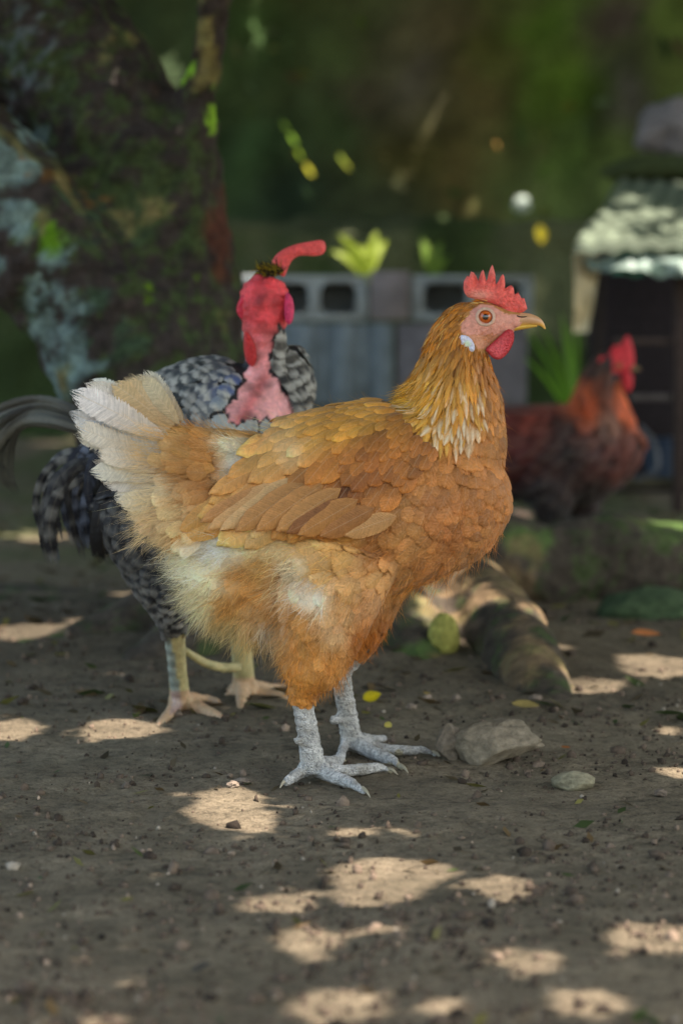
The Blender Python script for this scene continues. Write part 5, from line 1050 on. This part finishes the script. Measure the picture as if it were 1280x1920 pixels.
for i in range(46):
    x0 = rng.uniform(150, 290); y0 = 860-(x0-150)*.35+rng.uniform(-30, 40); dx = -rng.uniform(20, 90)*(1-(x0-150)/220); ln = rng.uniform(110, 210)
    blue = rng.random() < .35; col = lin(30, 34, 46) if blue else lin(30, 30, 34)
    plume(acc, [(x0, y0, -.04), (x0+dx*.7, y0+ln*.15, -.045), (x0+dx, y0+ln*.55, -.04), (x0+dx*.9+8, y0+ln, -.03)], rng.uniform(18, 30), col, (lin(120, 130, 150) if blue else lin(150, 148, 140), 6, rng.uniform(0, .75) if x0 < 220 else .15), YR+rng.uniform(-.02, .05))
for i in range(9): plume(acc, [(200+i*14, 900, -.05), (188+i*12, 960, -.06), (182+i*11, 1010, -.055), (190+i*11, 1062-i*9, -.04)], 34, lin(26, 25, 27), (lin(60, 60, 64), 1, .2), YR)
acc.build('saddle_feathers', MF, rr)
acc = Acc()
for i in range(44):
    a_ = rng.random(); plume(acc, [(235, 840, .0), (150-10*a_, 770+40*a_, .03), (70-30*a_, 745+60*a_, .07), (-20+30*a_+rng.uniform(-15, 15), 770+120*a_, .10), (-30+75*a_, 830+110*a_, .11)], rng.uniform(10, 20), lin(84, 80, 66)*rng.uniform(.35, 1.2), (lin(120, 122, 108), 3, .3), YR+rng.uniform(0, .1))
acc.build('tail', MF, rr)
# ---- dark red rooster in the back
YB = 1.95
BT = [ptube([(850, 850, YB, 40, 40), (920, 850, YB, 76, 60), (1000, 850, YB, 84, 78), (1080, 850, YB, 88, 82), (1134, 836, YB, 72, 68), (1180, 800, YB, 44, 48)], n=30, seg=24),
      ptube([(1125, 830, YB, 70, 62), (1122, 770, YB, 54, 48), (1126, 725, YB, 38, 34), (1138, 695, YB, 32, 26), (1150, 680, YB, 27, 22), (1170, 685, YB, 14, 12)], n=30, seg=24),
      ptube([(1030, 900, YB-.04, 55, 36), (1035, 960, YB-.04, 30, 24), (1040, 1000, YB-.04, 10, 10), (1046, 1060, YB-.04, 8, 8)], n=20, seg=16), ptube([(1090, 900, YB+.03, 52, 34), (1095, 955, YB+.03, 28, 22), (1098, 1000, YB+.03, 10, 10), (1104, 1060, YB+.03, 8, 8)], n=20, seg=16),
      ptube([(1046, 1056, YB-.04, 9, 9), (1085, 1066, YB-.05, 5, 5)], n=8, seg=10), ptube([(1104, 1056, YB+.03, 9, 9), (1140, 1062, YB+.02, 5, 5)], n=8, seg=10)]
BD = np.array([(950, 800, -1, .3, 60, 30), (1080, 780, -.9, .4, 50, 30), (1120, 740, -.3, 1, 50, 14), (1170, 780, -.2, 1, 46, 22), (1000, 880, -.9, .4, 60, 36), (1100, 900, -.6, .8, 50, 34), (1040, 960, -.1, 1, 40, 24)], float)
BC = np.array([(930, 800, 90, 30, 24), (1000, 780, 112, 44, 30), (960, 880, 66, 22, 20), (1050, 800, 40, 24, 22), (1060, 850, 30, 22, 22), (1120, 850, 76, 30, 24), (1160, 850, 84, 34, 26), (1085, 738, 200, 90, 34), (1095, 760, 190, 80, 32), (1130, 735, 74, 44, 34), (1168, 745, 216, 100, 40), (1165, 775, 190, 84, 38), (1140, 792, 120, 92, 78), (1110, 700, 66, 48, 40), (1000, 930, 34, 26, 26), (1100, 930, 44, 30, 28), (1040, 980, 30, 26, 26)], float)
br, bb, bbv, bk2 = rooster('rooster', YB, 'dark red brown rooster with orange neck patches by the bird hutch', BT, .005, BD, BC, lambda p, V: (p[:, 0] > 1142)&(p[:, 1] < 702), 22000, 1000, lambda p, V: np.tile(lin(200, 50, 56), (len(p), 1)), lambda p, V: np.tile(lin(120, 110, 80), (len(p), 1)), None)
rr = br
flap('comb', [(1112, 696), (1122, 668), (1140, 664), (1150, 645), (1162, 650), (1176, 622), (1186, 650), (1190, 688), (1176, 700), (1150, 706), (1128, 706)], YB-.01, .007, lin(214, 50, 62), 10, p=4)
flap('wattle', [(1162, 696), (1182, 694), (1188, 715), (1180, 738), (1166, 730)], YB-.02, .006, lin(200, 40, 52), p=4)
flap('beak', [(1172, 680), (1192, 684), (1204, 694), (1190, 696), (1174, 696)], YB-.01, .006, lin(120, 100, 70), p=4)
acc = Acc()
for i in range(14):
    a_ = i/13; plume(acc, [(900, 850, 0), (860, 800-20*a_, .02), (800-30*a_, 800+30*a_, .04), (770, 880+30*a_, .05)], 36, lin(30, 34, 30), (lin(40, 60, 50), 1, .2), YB+.03*a_)
acc.build('tail', MF, br)
eyeball('eye', pt(1156, 686, YB)-np.array([0, .026, 0]), .006, br, lin(190, 90, 30), -1)
